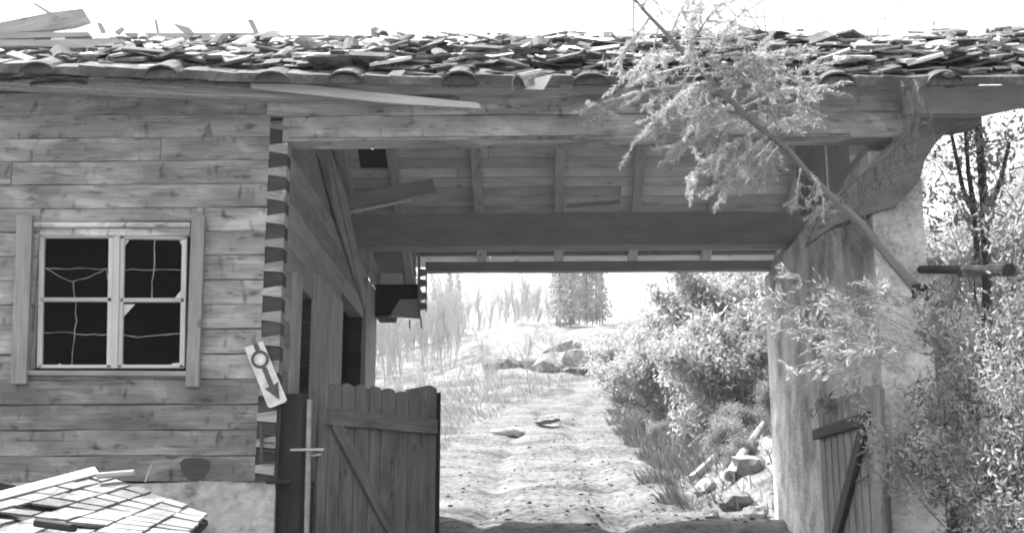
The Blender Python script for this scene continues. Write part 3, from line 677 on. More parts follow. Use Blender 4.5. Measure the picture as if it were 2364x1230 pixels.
lt_ = MB(); lt_.beam(at(670, 1038, 10.24), at(748, 1037, 10.24), .012, .02); lt_.beam(at(715, 1052, 10.3), at(742, 1048, 10.3), .01, .012); tag(lt_.obj('latch_bar', 'pale', origin=at(715, 1040, 10.24)), 'short thin bar lying across the pale pole at the left gate', 'bar')
cp = MB(); cp.beam((XL + .115, D + .16, -1), (XL + .115, D + .16, at(705, 912, D + .2).z), .19, .2, up=(0, 1, 0), jit=.004); cp.obj('hinge_post', 'blackwood', house)  # post coloured black to carry on the painted corner shadow

# right leaf, parallel to the masonry wall
gr_ = thing('wooden_gate', 'grey slatted gate leaf folded back against the plastered wall on the right', 'gate', (XR - .06, D + .1, -.5))
XG = XR - .08
def gy(px, py):
    d = RM @ Vector(((px - 1182) / F, (615 - py) / F, -1)); t = XG / d.x; return d.y * t, d.z * t
ya, za = gy(2030, 885); yb, zb4 = gy(1886, 930); ns = 9
for k in range(ns):
    y0 = ya + (yb - ya) * k / ns; y1 = ya + (yb - ya) * (k + 1) / ns; z0 = za + (zb4 - za) * k / ns; z1 = za + (zb4 - za) * (k + 1) / ns; r1, r2 = rnd.uniform(-.03, .02), rnd.uniform(-.03, .02)
    mb = MB(); mb.prism([(XG, y0 + .03, -.4), (XG, y1 - .03, -.4), (XG, y1 - .03, z1 + r1), (XG, y0 + .03, z0 + r2)], (.028, 0, 0)); mb.obj('gate_slat', 'gate2', gr_)
XG -= .0
for nm, a, b, wd in (('gate_rail', (2018, 962), (1888, 1003), .10), ('gate_brace', (2003, 985), (1935, 1245), .15), ('gate_post', (2034, 895), (2046, 1400), .26), ('gate_rail', (2018, 1380), (1885, 1380), .10)):
    A = gy(*a); B = gy(*b); mb = MB(); mb.beam((XG - .03, A[0], A[1]), (XG - .03, B[0], B[1]), .045, wd, up=(0, 0, 1) if nm != 'gate_post' else (0, 1, 0), jit=.002); mb.obj(nm, 'endgrain' if nm != 'gate_post' else 'gate2', gr_)
mb = MB()
for py in (1050, 1110):
    A = gy(2000, py); mb.beam((XG - .06, A[0] - .3, A[1] + .02), (XG - .06, A[0] + .1, A[1]), .012, .03)
mb.obj('gate_hinge', 'iron', gr_)

# loose plank and pieces in the roof space
def stick3(name, label, cat, a, b, w_, h_, mat, up=(0, 0, 1)):
    mb = MB(); mb.beam(a, b, w_, h_, up=up, jit=.002); return tag(mb.obj(name, mat, origin=a), label, cat)
stick3('fallen_rafter', 'dark fallen timber lying aslant on the tie beam under the roof', 'timber', at(795, 468, 13.3), at(1000, 428, 13.75), .05, .16, 'tie')
stick3('loose_batten', 'thin pale batten slanting under the fallen timber in the roof space', 'batten', at(785, 494, 13.2), at(950, 462, 13.6), .03, .03, 'boards')
stick3('loose_splinter', 'thin dark splinter lying on top of the tie beam', 'splinter', at(1310, 476, 14.05), at(1430, 466, 14.3), .03, .05, 'tie')
# dark pipe from the right wall
mb = MB(); A, B = at(2120, 622, 10.3), at(2322, 623, 8.1)
mb.tube([A, A.lerp(B, .5), B], [.034, .034, .034], n=10); mb.tube([B - (B - A) * .14, B + (B - A) * .03], [.044, .044], n=10); mb.beam(at(2215, 632, 9.1), B + Vector((0, -.02, -.03)), .03, .03)
tag(mb.obj('wooden_spout', 'blackwood', origin=A, smooth=False), 'dark horizontal pole jutting out beside the plastered wall into the shrubs', 'pole')

# ------------------------------------------------------------------ fallen shingle panel, bottom left
pn = thing('fallen_roof_panel', 'collapsed panel of pale shingles leaning in front of the white plinth', 'roof panel', at(200, 1230, 7.4))
C0 = at(225, 1095, 7.9); C1 = at(478, 1192, 7.2); C2 = at(385, 1290, 6.4); C3 = at(-330, 1240, 7.3)
ex = (C1 - C0); eyv = (C3 - C0); nn = ex.cross(eyv).normalized()
if nn.z < 0: nn = -nn
def pp_(u, v, hgt=0): return C0.lerp(C3, v).lerp(C1.lerp(C2, v), u) + nn * hgt
dk = MB(); dk.prism([pp_(0, 0, -.05), pp_(1, 0, -.05), pp_(1, 1, -.05), pp_(0, 1, -.05)], nn * .03); dk.obj('panel_backing', 'blackwood', pn)
shn = MB(); NV, NU = 11, 6
for i in range(NU):
    v = 0.0; v = -.03 * rnd.random()
    while v < 1:
        dv = rnd.uniform(.07, .1)
        if rnd.random() < (.95 if v < .5 else .88):
            u0 = i / NU + .010; u1 = (i + 1) / NU + .004; a = rnd.uniform(-.003, .006); j = lambda: rnd.uniform(-.010, .010)
            shn.prism([pp_(u0 + j(), v + .006, a), pp_(u1, v + .006 + j(), a + .008), pp_(u1 + j(), v + dv - .005, a + .008), pp_(u0, v + dv - .005 + j(), a)], nn * .014, mi=1 if rnd.random() < .12 + .45 * (v < .35 and i > 1) else 0)
        v += dv
shn.obj('shingles', ['shingle', 'tilemid'], pn)
eb = MB(); eb.beam(pp_(.0, 0, .028), pp_(.0, 1, .028), .13, .012, up=nn, ch=.002); eb.obj('edge_board', 'pale', pn)
stick3('loose_stick', 'broken stick lying on the upper corner of the fallen panel', 'stick', at(225, 1098, 7.7), at(312, 1090, 7.7), .05, .035, 'greyboard')
stick3('loose_stick', 'short dark stick lying low on the fallen panel', 'stick', at(85, 1205, 6.5), at(170, 1218, 6.4), .05, .04, 'blackwood')
stick3('loose_stick', 'forked twig end standing between the fallen panel and log wall', 'stick', at(335, 1112, 8.6), at(350, 1072, 8.7), .012, .012, 'greyboard', up=(0, 1, 0))
stick3('dark_timber', 'black timber end poking in at the left edge above the panel', 'timber', at(-40, 1108, 8.0), at(28, 1128, 8.0), .08, .05, 'blackwood')

# ------------------------------------------------------------------ plants
def grow(r, p, d, L, rad, depth, segs, tips, droop=0.0, spread=.7, nb=3, wig=.18):
    n = 4; pts = [p]; dirs = [d]
    for k in range(n):
        d = (d + Vector((r.gauss(0, wig), r.gauss(0, wig), r.gauss(0, wig * .6) - droop))).normalized(); p = p + d * L / n; pts.append(p); dirs.append(d)
    segs.append((pts, [max(rad * (1 - .6 * k / n), .002) for k in range(n + 1)]))
    if depth == 0: tips.append(pts); return
    for _ in range(nb):
        k = r.randint(1, n); dd = (dirs[k] + Vector((r.gauss(0, spread), r.gauss(0, spread), r.gauss(.1, spread * .6)))).normalized()
        grow(r, pts[k], dd, L * r.uniform(.5, .75), rad * .5, depth - 1, segs, tips, droop, spread, nb, wig)
    tips.append(pts)
def leaves_on(r, tips, per, spread, size, elong=1.6, along=0.0):
    nr = np.random.default_rng(r.randint(0, 10 ** 6)); cs = []; ds = []
    for pts in tips:
        for _ in range(per):
            k = r.random() * (len(pts) - 1); i = int(k); q = pts[i].lerp(pts[min(i + 1, len(pts) - 1)], k - i); cs.append((q.x, q.y, q.z)); dd = (pts[min(i + 1, len(pts) - 1)] - pts[max(0, min(i, len(pts) - 2))]).normalized(); ds.append(dd[:])
    ctr = np.array(cs) + nr.normal(size=(len(cs), 3)) * spread
    a = rdirs(nr, len(cs)) + np.array(ds) * along; a /= np.linalg.norm(a, axis=1)[:, None] + 1e-9; b = perp(nr, a); s = size * nr.uniform(.5, 1.3, (len(cs), 1))
    return ctr, a * s * elong * .5, b * s * .5
def plant(name, label, cat, loc, height, r, stems=4, depth=3, per=14, lspread=.05, lsize=.05, leaf='leaf', bark='bark2', group=None, spread=.7, lean=(0, 0), rad=.03, nb=3, droop=0.0, stemname='stem', crown='foliage', elong=1.6, lift=1, sv=.35, sx=1.0, along=0.0):
    t = thing(name, label, cat, loc, group); t['_o'] = (0, 0, 0); segs, tips = [], []
    for _ in range(stems):
        d = Vector((r.gauss(lean[0], sv if stems > 1 else .05), r.gauss(lean[1], sv if stems > 1 else .05), lift)).normalized()
        grow(r, Vector((r.uniform(-.1, .1), r.uniform(-.1, .1), -.1)) * (1 if stems > 1 else 0), d, height * (.5 if stems > 1 else .62), rad, depth, segs, tips, droop, spread, nb)
    if sx != 1: segs = [([Vector((p.x * sx, p.y * sx, p.z)) for p in q], rr) for q, rr in segs]; tips = [[Vector((p.x * sx, p.y * sx, p.z)) for p in q] for q in tips]
    mb = MB()
    for pts, rr in segs: mb.tube(pts, rr, n=5 if rad < .1 else 7)
    mb.obj(stemname, bark, t); c_, a, b = leaves_on(r, tips, per, lspread, lsize, elong, along)
    quads(crown, c_, a, b, leaf, t); return t
def dup(root, loc, rz, sc, label=None):
    q = root.copy(); C.objects.link(q); q.location = loc; q.rotation_euler = (0, 0, rz); q.scale = (sc, sc, sc * rnd.uniform(.9, 1.15))
    if label: q['label'] = label
    for ch in root.children:
        c_ = ch.copy(); C.objects.link(c_); c_.parent = q
    return q
r5 = random.Random(11)
def gpos(x, y, dz=0): return Vector((x, y, h(x, y) + dz))
# right bank shrubs seen through the opening
protos = [plant('bank_shrub', 'leafy shrub in the thicket on the steep bank seen through the gateway', 'shrub', gpos(6, 30), 3.2, r5, 6, 3, 135, .13, .048, 'leaf', group='shrubs on the bank beyond the gateway', elong=3, along=.5),
          plant('bank_shrub', 'leafy shrub in the thicket on the steep bank seen through the gateway', 'shrub', gpos(8, 34), 3.0, r5, 5, 3, 130, .15, .048, 'leaf', group='shrubs on the bank beyond the gateway', elong=3, along=.5),
          plant('bank_shrub', 'leafy shrub in the thicket on the steep bank seen through the gateway', 'shrub', gpos(10, 38), 2.6, r5, 7, 2, 210, .18, .06, 'darkleaf', group='shrubs on the bank beyond the gateway')]
for k in range(62):
    y = r5.uniform(22, 62); e = interp(y, *RE); x = e + .5 + max(0, 32 - y) * .12 + r5.random() ** 1.2 * (2 + y * .17)
    dup(protos[k % 3], gpos(x, y, -.1), r5.uniform(0, 6.3), r5.uniform(.55, 1.1) * (1 + (y - 20) * .006))
for k in range(34):
    y = r5.uniform(18, 34); e = interp(y, *RE); dup(protos[2], gpos(e + r5.uniform(.2, 4.5), y, -.1), r5.uniform(0, 6.3), r5.uniform(.18, .34), 'low dark scrub clump on the lower bank seen through the gateway')['group'] = 'scrub clumps on the lower bank'
# far trees
bare = [plant('hill_tree', 'slender pale tree in the hazy wood on the hill seen through the gateway', 'tree', gpos(-9 - 3 * i, 78 + i), 7.5, r5, 1, 3, 2 + 2 * i, .14, .08, 'far', 'hazebark', 'slender trees on the hill beyond the gateway', spread=.17, rad=.10, nb=6, stemname='trunk', crown='crown', lift=2.5) for i in range(3)]
for k in range(287):
    y = r5.uniform(72, 124)
    if k >= 215: y = r5.uniform(102, 128); x = r5.uniform(-.12, .03) * y
    elif k < 200: x = -r5.uniform(.0 if y > 108 else .07, .17) * y
    else: x = r5.uniform(-.05, .26) * y; y = r5.uniform(104, 130)
    q = dup(bare[k % 3], gpos(x, y, -.2), r5.uniform(0, 6.3), 1); sc_ = r5.uniform(.42, .78) if k < 200 else r5.uniform(.3, .55); q.scale = (.5 * sc_, .5 * sc_, sc_)
def conifer(name, label, loc, H_, r, group=None, per=1.0, mat='far'):
    t = thing(name, label, 'tree', loc, group); t['_o'] = (0, 0, 0); mb = MB(); mb.tube([Vector((0, 0, -.3)), Vector((0.05, 0, H_ * .5)), Vector((0, 0, H_))], [H_ * .013, H_ * .008, .01], n=6)
    cs = []; k = H_ * .18
    while k < H_:
        L_ = (H_ - k) * .2 + .15
        for _ in range(5):
            a = r.uniform(0, 6.28); d = Vector((math.cos(a), math.sin(a), -.25)); e = Vector((0, 0, k)) + d * L_ * r.uniform(.7, 1.1); mb.tube([Vector((0, 0, k)), e], [.02, .006], n=4)
            for _ in range(int(16 * per)):
                s = r.random() ** .7; q = Vector((0, 0, k)).lerp(e, s); cs.append((q.x + r.gauss(0, .08), q.y + r.gauss(0, .08), q.z + r.gauss(-.06, .07)))
        k += H_ * .04
    mb.obj('trunk', 'bark', t); nr = np.random.default_rng(r.randint(0, 9999)); c_ = np.array(cs); a = rdirs(nr, len(cs)); a[:, 2] = -abs(a[:, 2]); b = perp(nr, a)
    quads('crown', c_, a * .13, b * .05, mat, t); return t
for k in range(30):
    y = r5.uniform(36, 76); x = interp(y, *XC) - interp(y, [0, 16, 40, 60], [2.4, 2.4, 3.0, 2.2]) - r5.random() * y * .10
    dup(bare[k % 3], gpos(x, y, -.1), r5.uniform(0, 6), r5.uniform(.14, .28), 'thin pale sapling on the left verge of the track beyond the gateway')['group'] = 'saplings on the left verge'
cpro = conifer('hill_conifer', 'narrow young conifer on the hazy hill crest seen through the gateway', gpos(2.5, 112), 7.5, r5, 'young conifers on the hill crest')
for k in range(22):
    y = r5.uniform(100, 118); x = (r5.uniform(30, 145) if k < 19 else r5.uniform(-330, -150)) / 2900 * y
    dup(cpro, gpos(x, y, -.2), r5.uniform(0, 6), r5.uniform(.7, 1.1))
# trees showing over the roof
for px, lb_ in ((1835, 'thin bare treetop in the sky right of the fallen spruce'), (1775, 'faint bare treetop standing left of the taller one above the roof'), (2185, 'faint thin treetop alone above the right end of the roof')):
    x = (px - 1255) / 2900 * 34
    plant('bare_tree', lb_, 'tree', gpos(x, 34, 0), {1835: 9.5, 1775: 9.0, 2185: 7.4}[px], r5, 1, 3, 3, .06, .05, 'twig', 'bark', spread=.3, rad=.07, nb=5, stemname='trunk', crown='crown')
# right foreground shrubs
for i, (px, Y, H_, lb_, mt, st_, per_) in enumerate(((2328, 8.3, 2.9, 'large pale shrub beneath the dark jutting pole, spraying twigs over the plastered wall', 'paleleaf', 6, 65), (2255, 9.3, 2.7, 'leafy shrub in front of the plastered wall, standing in the shade of the eave', 'paleleaf', 4, 34),
                                           (2380, 9.0, 3.4, 'shrub with darker leaves cut by the right edge of the photo', 'darkleaf', 6, 60), (2180, 11.5, 2.6, 'leafy shrub low behind the outer corner of the plastered wall', 'leaf', 6, 50), (2440, 8.0, 3.0, 'shrub mostly outside the right edge of the photo, nearest the dark pole', 'paleleaf', 6, 50), (2420, 12.5, 4.9, 'tall shrub filling the upper right corner behind the others', 'paleleaf', 5, 34), (2340, 7.6, 1.4, 'low tangled shrub nearest the camera at the bottom right', 'darkleaf', 6, 50), (2330, 17, 5.4, 'tallest shrub farthest back at the right edge', 'paleleaf', 5, 16))):
    x = (px - 1255) / 2900 * Y
    plant('roadside_shrub', lb_, 'shrub', gpos(x, Y, -.05), H_, r5, st_, 3, int(per_ * 1.6) if Y < 10 else per_, .045, (.0165 if Y < 10 else .022) * (Y / 9) ** .8, mt, rad=.018, spread=.48, group='shrubs right of the plastered wall', lean=(.06, 0), elong=3.2, lift=1.5, sv=.2, sx=.62 if Y < 10 else 1, along=.8)
    if i == 0:
        sh = C.objects[-2] if False else bpy.data.objects[[o.name for o in C.objects if o.name.startswith('roadside_shrub')][-1]]
        mb = MB(); tp = []; b0 = sh.location
        for a, b, yy in (((2110, 780), (1790, 700), 8.4), ((2110, 800), (1780, 760), 8.3), ((2090, 860), (1790, 720), 8.5), ((2100, 760), (1850, 690), 8.6), ((2080, 830), (1880, 790), 8.1), ((2130, 720), (1980, 650), 8.3), ((2150, 700), (1900, 700), 8.3), ((2140, 820), (1850, 760), 8.4), ((2090, 850), (1860, 850), 8.3), ((2060, 820), (1820, 850), 8.4), ((2130, 790), (1990, 830), 8.3), ((2100, 740), (1830, 640), 8.5),  ((2080, 760), (1940, 740), 8.3)):
            A, B = at(*a, yy) - b0, at(*b, yy) - b0; m_ = A.lerp(B, .5) + Vector((0, 0, .05)); P_ = [A, A.lerp(m_, .5) + Vector((0, 0, .02)), m_, B.lerp(m_, .5), B]; mb.tube(P_, [.005, .004, .0035, .0025, .0015], n=4); tp.append(P_)
            for _ in range(14):
                q = A.lerp(B, r5.uniform(.15, 1)); e = q + ((B - A).normalized() * .7 + Vector((r5.gauss(0, .5), r5.gauss(0, .5), r5.gauss(.1, .6)))).normalized() * r5.uniform(.08, .2); mb.tube([q, q.lerp(e, .5) + Vector((0, 0, .01)), e], [.0025, .002, .001], n=3); tp.append([q, q.lerp(e, .5), e])
        mb.obj('twig', 'twig', sh, origin=(0, 0, 0)); quads('twig_leaves', *leaves_on(r5, tp, 15, .012, .010, 5, 1.4), 'needle', sh)
x = (2255 - 1255) / 2900 * 12.2
tr = thing('slender_tree', 'dark double trunked tree standing in the shrubs at the right edge', 'tree', gpos(x, 12.2)); tr['_o'] = (0, 0, 0); b0 = gpos(x, 12.2)
mb = MB()
for pl_ in ([(2290, 1100), (2280, 800), (2278, 640), (2272, 480), (2262, 330), (2250, 180)], [(2280, 660), (2255, 590), (2250, 500), (2225, 440), (2205, 350), (2190, 280)], [(2250, 490), (2235, 400), (2228, 300)], [(2275, 500), (2310, 420), (2330, 330)]):
    n_ = len(pl_); r0 = .055 if n_ == 6 and pl_[0][1] == 1100 else .028; mb.tube([at(a, b, 12.2) - b0 for a, b in pl_], [r0 * (1 - .5 * k / n_) for k in range(n_)], n=8, jit=.004)
mb.obj('trunk', 'bark2', tr, origin=(0, 0, 0))
segs, tips = [], []
for _ in range(16):
    q = at(r5.uniform(2180, 2340), r5.uniform(260, 520), 12.2 + r5.uniform(-.4, .4)) - b0; grow(r5, q, Vector((r5.gauss(0, 1), r5.gauss(0, .5), r5.gauss(.3, .4))).normalized(), .45, .008, 1, segs, tips)
mb = MB()
for pts, rr in segs: mb.tube(pts, rr, n=4)
mb.obj('twigs', 'bark2', tr, origin=(0, 0, 0)); quads('crown', *leaves_on(r5, tips, 16, .06, .03, 2.5), 'paleleaf', tr)

# fallen spruce leaning across the eave
sp = thing('fallen_spruce', 'slim spruce leaning across the eave, its butt end low on the right', 'tree', at(2125, 675, 9.0)); sp['_o'] = (0, 0, 0); s0 = at(2125, 675, 9.0)
def ty(px): return 9.0 + (2125 - px) / 700 * .35
TP = [(2130, 682), (2105, 655), (2060, 605), (1990, 520), (1920, 455), (1860, 395), (1820, 345), (1740, 285), (1670, 215), (1600, 145), (1540, 80), (1490, 28), (1455, -12), (1400, -80)]
TR = [.038, .041, .033, .034, .027, .025, .023, .022, .02, .019, .017, .014, .011, .005]
mb = MB(); mb.tube([at(a, b, ty(a)) - s0 for a, b in TP], TR, n=9, jit=.003); 
for k in range(22):
    i = r5.randint(1, 9); A = at(*TP[i], ty(TP[i][0])).lerp(at(*TP[i + 1], ty(TP[i + 1][0])), r5.random()) - s0; d = Vector((r5.gauss(0, 1), r5.gauss(0, 1), r5.gauss(0, 1))).normalized() * r5.uniform(.05, .11); mb.tube([A, A + d * .6, A + d], [.007, .005, .002], n=5)
mb.obj('trunk', 'bark', sp, origin=(0, 0, 0))
mb = MB(); rock(mb, (0, 0, .02), .065, (1, 1, .8), 3); mb.tube([Vector((-.03, 0, -.02)), Vector((-.09, 0, -.07))], [.02, .012], n=6); mb.tube([Vector((.03, 0, -.02)), Vector((.07, 0, -.08))], [.02, .012], n=6); mb.obj('butt_end', 'blackwood', sp, origin=(0, 0, 0))
BR = [((1500, 42), (1440, 120), 1.0), ((1570, 105), (1640, -30), 1.4), ((1620, 150), (1720, 20), 1.3), ((1480, 20), (1530, -40), 1.0), ((1520, 62), (1500, 170), .8), ((1462, 0), (1464, 180), 0), ((1500, 40), (1420, 160), .6), ((1545, 85), (1600, -20), 1.5), ((1585, 120), (1680, -10), 1.5), ((1600, 140), (1690, 60), 1.5), ((1610, 20), (1592, 125), 1.5), ((1560, 100), (1430, 190), 1), ((1600, 150), (1400, 230), 1.6),
      ((1640, 190), (1350, 250), 1.6), ((1640, 185), (1460, 330), 1.3), ((1660, 205), (1780, 100), 1.6), ((1690, 230), (1760, 100), 1.3), ((1700, 245), (1880, 150), 1.3), ((1710, 250), (1900, 200), 1.3), ((1720, 265), (1870, 250), 1.2), ((1700, 245), (1520, 290), 2.2), ((1730, 275), (1545, 350), 2.4),
      ((1760, 300), (1590, 410), 2.4), ((1775, 310), (1665, 430), 2.6), ((1790, 320), (1710, 420), 2.0), ((1745, 285), (1640, 300), 2.0), ((1800, 335), (1760, 400), 1.4), ((1770, 300), (1860, 260), 1.4), ((1650, 190), (1560, 230), 2), ((1620, 160), (1500, 130), 1.2), ((1680, 225), (1600, 270), 2), ((1740, 200), (1690, 160), 1.5), ((1600, 140), (1800, 130), 1.5), ((1640, 180), (1860, 110), 1.6),
      ((1850, 385), (1838, 470), .2), ((1930, 460), (1860, 505), .4), ((1870, 400), (1905, 470), .1)]
mb = MB(); segs, tips = [], []; cs, aa, bb_ = [], [], []; nr = np.random.default_rng(5)
for (a, b, dn) in BR:
    A = at(*a, ty(a[0])) - s0; B = at(b[0], b[1], ty(b[0]) + r5.uniform(-.55, .45)) - s0; L_ = (B - A).length
    mid = A.lerp(B, .5) + Vector((0, r5.uniform(-.05, .05), .06 * L_)); P_ = [A, A.lerp(mid, .5), mid, mid.lerp(B, .5), B]; mb.tube(P_, [.008, .007, .006, .004, .002], n=5)
    nt = int(L_ * 21 * (dn * .5 + .4)) if dn else 0
    subs = [P_]
    for _ in range(nt):
        k = r5.uniform(.15, .98) * 4; i = int(k); q = P_[i].lerp(P_[min(i + 1, 4)], k - i); d = ((B - A).normalized() * r5.uniform(.4, 1.2) + Vector((r5.gauss(0, .6), r5.gauss(0, .5), r5.gauss(-.55, .4)))).normalized()
        e = q + d * r5.uniform(.07, .30); m_ = q.lerp(e, .5) + Vector((0, 0, -.012)); mb.tube([q, m_, e], [.003, .0025, .0015], n=4); subs.append([q, m_, e])
    if dn:
        for S in subs:
            for i in range(len(S) - 1):
                d = S[i + 1] - S[i]; ll = d.length; d = d.normalized()
                for _ in range(int(ll * 470 * min(1, .3 + dn * .35))):
                    q = S[i].lerp(S[i + 1], r5.random()); v = (d * .8 + Vector((r5.gauss(0, .5), r5.gauss(0, .5), r5.gauss(-.1, .5)))).normalized() * r5.uniform(.014, .028); c_ = q + v
                    cs.append(c_[:]); aa.append(v[:]); u = v.cross(Vector((r5.gauss(0, 1), r5.gauss(0, 1), r5.gauss(0, 1)))).normalized() * .0028; bb_.append(u[:])
mb.obj('branches', 'twig', sp, origin=(0, 0, 0)); quads('needles', np.array(cs), np.array(aa), np.array(bb_), 'needle', sp)
# second hanging branch over the bracket
s1 = at(1860, 505, 9.5); hb = thing('hanging_branch', 'dead branch with drooping dry needles caught under the curved bracket', 'branch', s1); hb['_o'] = (0, 0, 0)
mb = MB(); cs, aa, bb_ = [], [], []
main = [(1855, 512), (1920, 462), (1985, 405), (2045, 360), (2100, 300), (2140, 215)]
mb.tube([at(a, b, 9.6) - s1 for a, b in main], [.012, .012, .01, .008, .006, .003], n=6)
for k in range(75):
    t_ = r5.random() * 5; i = int(t_); a = at(*main[i], 9.6).lerp(at(*main[min(i + 1, 5)], 9.6), t_ - i) - s1
    ln = r5.uniform(.08, .42) * (.5 if t_ < .6 else 1); dx = r5.gauss(.0, .06); S = [a, a + Vector((dx, r5.gauss(0, .04), -ln * .5)), a + Vector((dx * 1.3 + r5.gauss(.02, .03), r5.gauss(0, .06), -ln if t_ < 3.2 or k % 2 else ln * .6))]
    mb.tube(S, [.004, .003, .0015], n=4)
    for i in range(2):
        d = (S[i + 1] - S[i]); ll = d.length; d.normalize()
        for _ in range(int(ll * 200)):
            q = S[i].lerp(S[i + 1], r5.random()); v = (d * .8 + Vector((r5.gauss(0, .5), r5.gauss(0, .5), r5.gauss(0, .5)))).normalized() * r5.uniform(.012, .022); cs.append((q + v)[:]); aa.append(v[:]); bb_.append((v.cross(Vector((r5.gauss(0, 1), r5.gauss(0, 1), 1))).normalized() * .0022)[:])
mb.obj('twigs', 'bark', hb, origin=(0, 0, 0)); quads('needles', np.array(cs), np.array(aa), np.array(bb_), 'darkleaf', hb)

# ------------------------------------------------------------------ stones, rubble, grass
def stone(label, px, py, Y, r, mat='stone', sq=(1, .9, .8), seed=1, name='boulder', group=None, dz=0):
    c_ = at(px, py, Y); mb = MB(); rock(mb, c_, r, sq, seed, n=2); return tag(mb.obj(name, mat, origin=c_), label, 'rock', group)
def depth_for(px, py, y0=15.5, y1=120):
    y = y0
    while y < y1:
        p = at(px, py, y)
        if p.z <= h(p.x, y) + .0: return y
        y += .1
    return y1
for i, (px, py, r, mt, lb_) in enumerate(((1632, 1128, .17, 'stone', 'pale topped squarish boulder at the foot of the bank beyond the wall'), (1735, 1080, .25, 'stone', 'white rock half hidden by the edge of the plastered wall'), (1700, 1165, .26, 'stonedark', 'dark rounded rock below the pale squarish boulder'), (1745, 1190, .2, 'stone', 'pale rock low against the plastered wall edge'),
                                        (1640, 1195, .16, 'stonedark', 'dark rock at the lower left of the rock pile'), (1560, 1140, .07, 'stonedark', 'small dark stone left of the squarish boulder'), (1176, 1000, .15, 'mortar', 'small white stone on the left verge of the track'), (1258, 974, .13, 'stonedark', 'small dark flat stone on the verge farther up the track'), (1690, 1228, .2, 'stone', 'pale rock at the bottom edge of the gateway view'))):
    Y = depth_for(px, py + 8); py -= 4; stone(lb_, px, py, Y, r * Y / 20, mt, (1, .9, .75) if i not in (6, 7) else (1.6, 1, .45), seed=i + 2)
# rubble heap on the hill
plank('stone_slab', 'dark slanting slab on top of the hillside rubble', 'slab', [(1252, 813), (1285, 796), (1324, 784), (1316, 818)], 80, 'stonedark', .8)
hp = [(1265, 848, .8, 'stonedark', (1.5, 1, .7), 'grey rough block under the slanting slab on the hillside'), (1350, 828, 1.0, 'stone', (1.5, 1, .7), 'pale block right of the slanting slab on the hillside'), (1352, 853, .6, 'stonedark', (2.4, 1, .3), 'dark flat block under the pale one on the hillside'),
      (1225, 836, .7, 'mortar', (2, 1, .4), 'white flat slab at the left end of the hillside rubble'), (1160, 842, .8, 'stonedark', (1.5, 1, .8), 'grey mound left of the hillside rubble'), (1408, 833, .5, 'stonedark', (1, 1, .9), 'dark block at the right end of the hillside rubble'), (1330, 798, .35, 'stonedark', (1, 1, .8), 'small dark block on the upper right of the hillside rubble'), (1382, 843, .45, 'mortar', (1.2, 1, .8), 'small white block near the right end of the hillside rubble')]
for i, (px, py, r, mt, sq, lb_) in enumerate(hp):
    Y = depth_for(px, py + 8, 40); stone(lb_, px, py, Y, 1.25 * r * Y / 100, mt, sq, seed=i + 20)
for lb_, (a, b), (c_, d_), y0, rr in (('weathered pole lying up the bank behind the rocks', (1600, 1185), (1768, 1000), 19, .06), ('second pole lying on the bank, higher and thinner', (1560, 1060), (1700, 930), 24, .05), ('broken dark pole among the rocks by the wall', (1690, 1215), (1768, 1080), 17, .08)):
    A = at(a, b, y0); A.z = h(A.x, y0) + .12; B = at(c_, d_, y0 + 3); B.z = max(B.z, h(B.x, B.y) + .15); mb = MB(); mb.tube([A, A.lerp(B, .4) + Vector((0, 0, .03)), B], [rr, rr * .85, rr * .6], n=8, jit=.008); tag(mb.obj('fallen_pole', 'greyboard', origin=A), lb_, 'pole')
pb_ = MB()
for _ in range(1600):
    y = 14.6 + r5.random() ** 1.5 * 34; x = interp(y, *XC) + r5.gauss(.9, 1.5)
    rock(pb_, (x, y, h(x, y) + .0), abs(r5.gauss(.0, .012)) + .006, (1.3, 1, .7), r5.random() * 50, n=1)
tag(pb_.obj('gravel', 'road'), 'loose pale stones strewn over the track', None, kind='stuff')
def blades(name, n, fx, size, label, mat='grass'):
    nr = np.random.default_rng(3); P_ = []
    while len(P_) < n:
        x, y = fx()
        P_.append((x, y, h(x, y)))
    P_ = np.array(P_); a = nr.normal(size=(n, 3)) * .45; a[:, 2] = abs(a[:, 2]) + .75; a[:, 0] -= .25; s = size * nr.uniform(.5, 1.5, (n, 1)) * (P_[:, 1:2] / 25) ** .5
    a = a * s * .5; b = perp(nr, a / np.linalg.norm(a, axis=1)[:, None]) * s * .06
    return tag(quads(name, P_ + a, a, b, mat), label, None, kind='stuff')
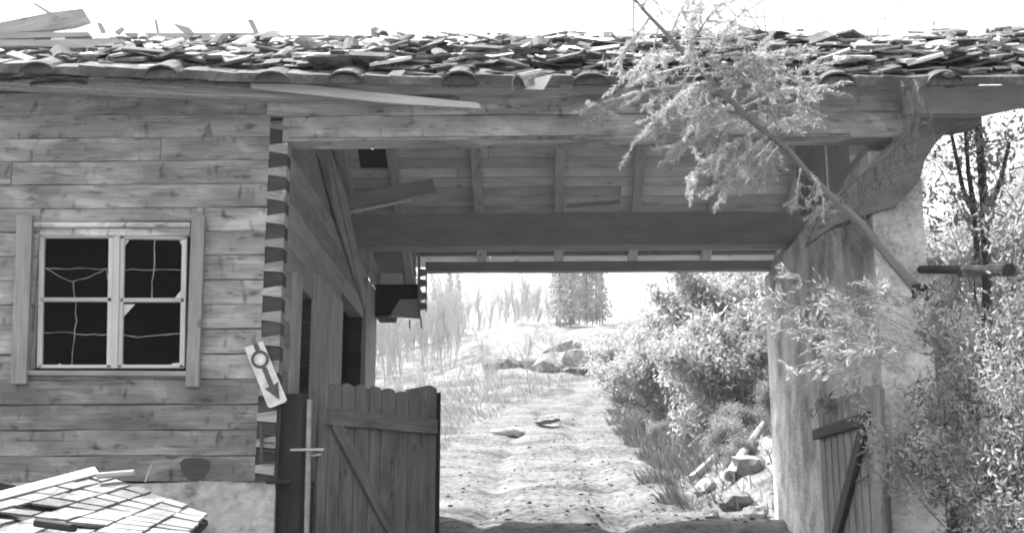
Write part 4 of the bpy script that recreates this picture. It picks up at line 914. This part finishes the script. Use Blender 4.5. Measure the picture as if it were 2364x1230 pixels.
def fbank():
    y = 15.5 + r5.random() ** 1.3 * 45; e = interp(y, *RE);
    x = e + r5.random() ** 1.3 * (3 + y * .15) - .3 + .8 * noise.noise(Vector((y * .6, 0, 3)))
    if 1.9 < x < 3.3 and y < 19.5 and r5.random() < .85: return fbank()
    return x, y
blades('bank_grass', 56000, fbank, .17, 'dry tufted grass covering the steep bank', 'bankgrass')
def fleft():
    y = 15.5 + r5.random() ** 1.1 * 75
    if y > 66 and r5.random() < .85: return fleft()
    return interp(y, *XC) - interp(y, [0, 16, 40, 60], [2.1, 2.0, 2.6, 1.8]) - r5.random() * (1.5 + y * .14), y
blades('verge_grass', 26000, fleft, .15, 'dry grass and weeds on the left side of the track')
def ffront():
    y = 5.5 + r5.random() * 9; return 3.8 + r5.random() * 4, y
def froad():
    y = 15 + r5.random() ** 1.4 * 40; x = interp(y, *XC) + r5.uniform(-2.3, 2.4)
    return (x, y) if noise.noise(Vector((x * 1.3, y * .5, 8))) > .22 else froad()
blades('track_weeds', 2600, froad, .05, 'sparse low weeds creeping over the track', 'bankgrass')
blades('shrub_grass', 9000, ffront, .35, 'rough grass between the shrubs on the right')

# ------------------------------------------------------------------ haze
hz = MB(); X, Y0, Y1, Z0, Z1 = 300, -35, 720, -4.5, 60
bpy.ops.mesh.primitive_cube_add(size=1)
hz = bpy.context.active_object; hz.name = 'haze'; hz.scale = (2 * X, Y1 - Y0, Z1 - Z0); hz.location = (0, (Y0 + Y1) / 2, (Z0 + Z1) / 2); hz['kind'] = 'stuff'; hz['label'] = 'pale haze over the far hillside'
hm = bpy.data.materials.new('haze'); hm.use_nodes = True; hn = hm.node_tree.nodes; hn.clear(); ho = hn.new('ShaderNodeOutputMaterial'); pv = hn.new('ShaderNodeVolumePrincipled')
pv.inputs['Color'].default_value = g(.95); pv.inputs['Density'].default_value = .0005; pv.inputs['Anisotropy'].default_value = .2; hm.node_tree.links.new(pv.outputs[0], ho.inputs['Volume']); hz.data.materials.append(hm)
SC.cycles.volume_bounces = 1
for o in bpy.data.objects:
    if '_o' in o: del o['_o']
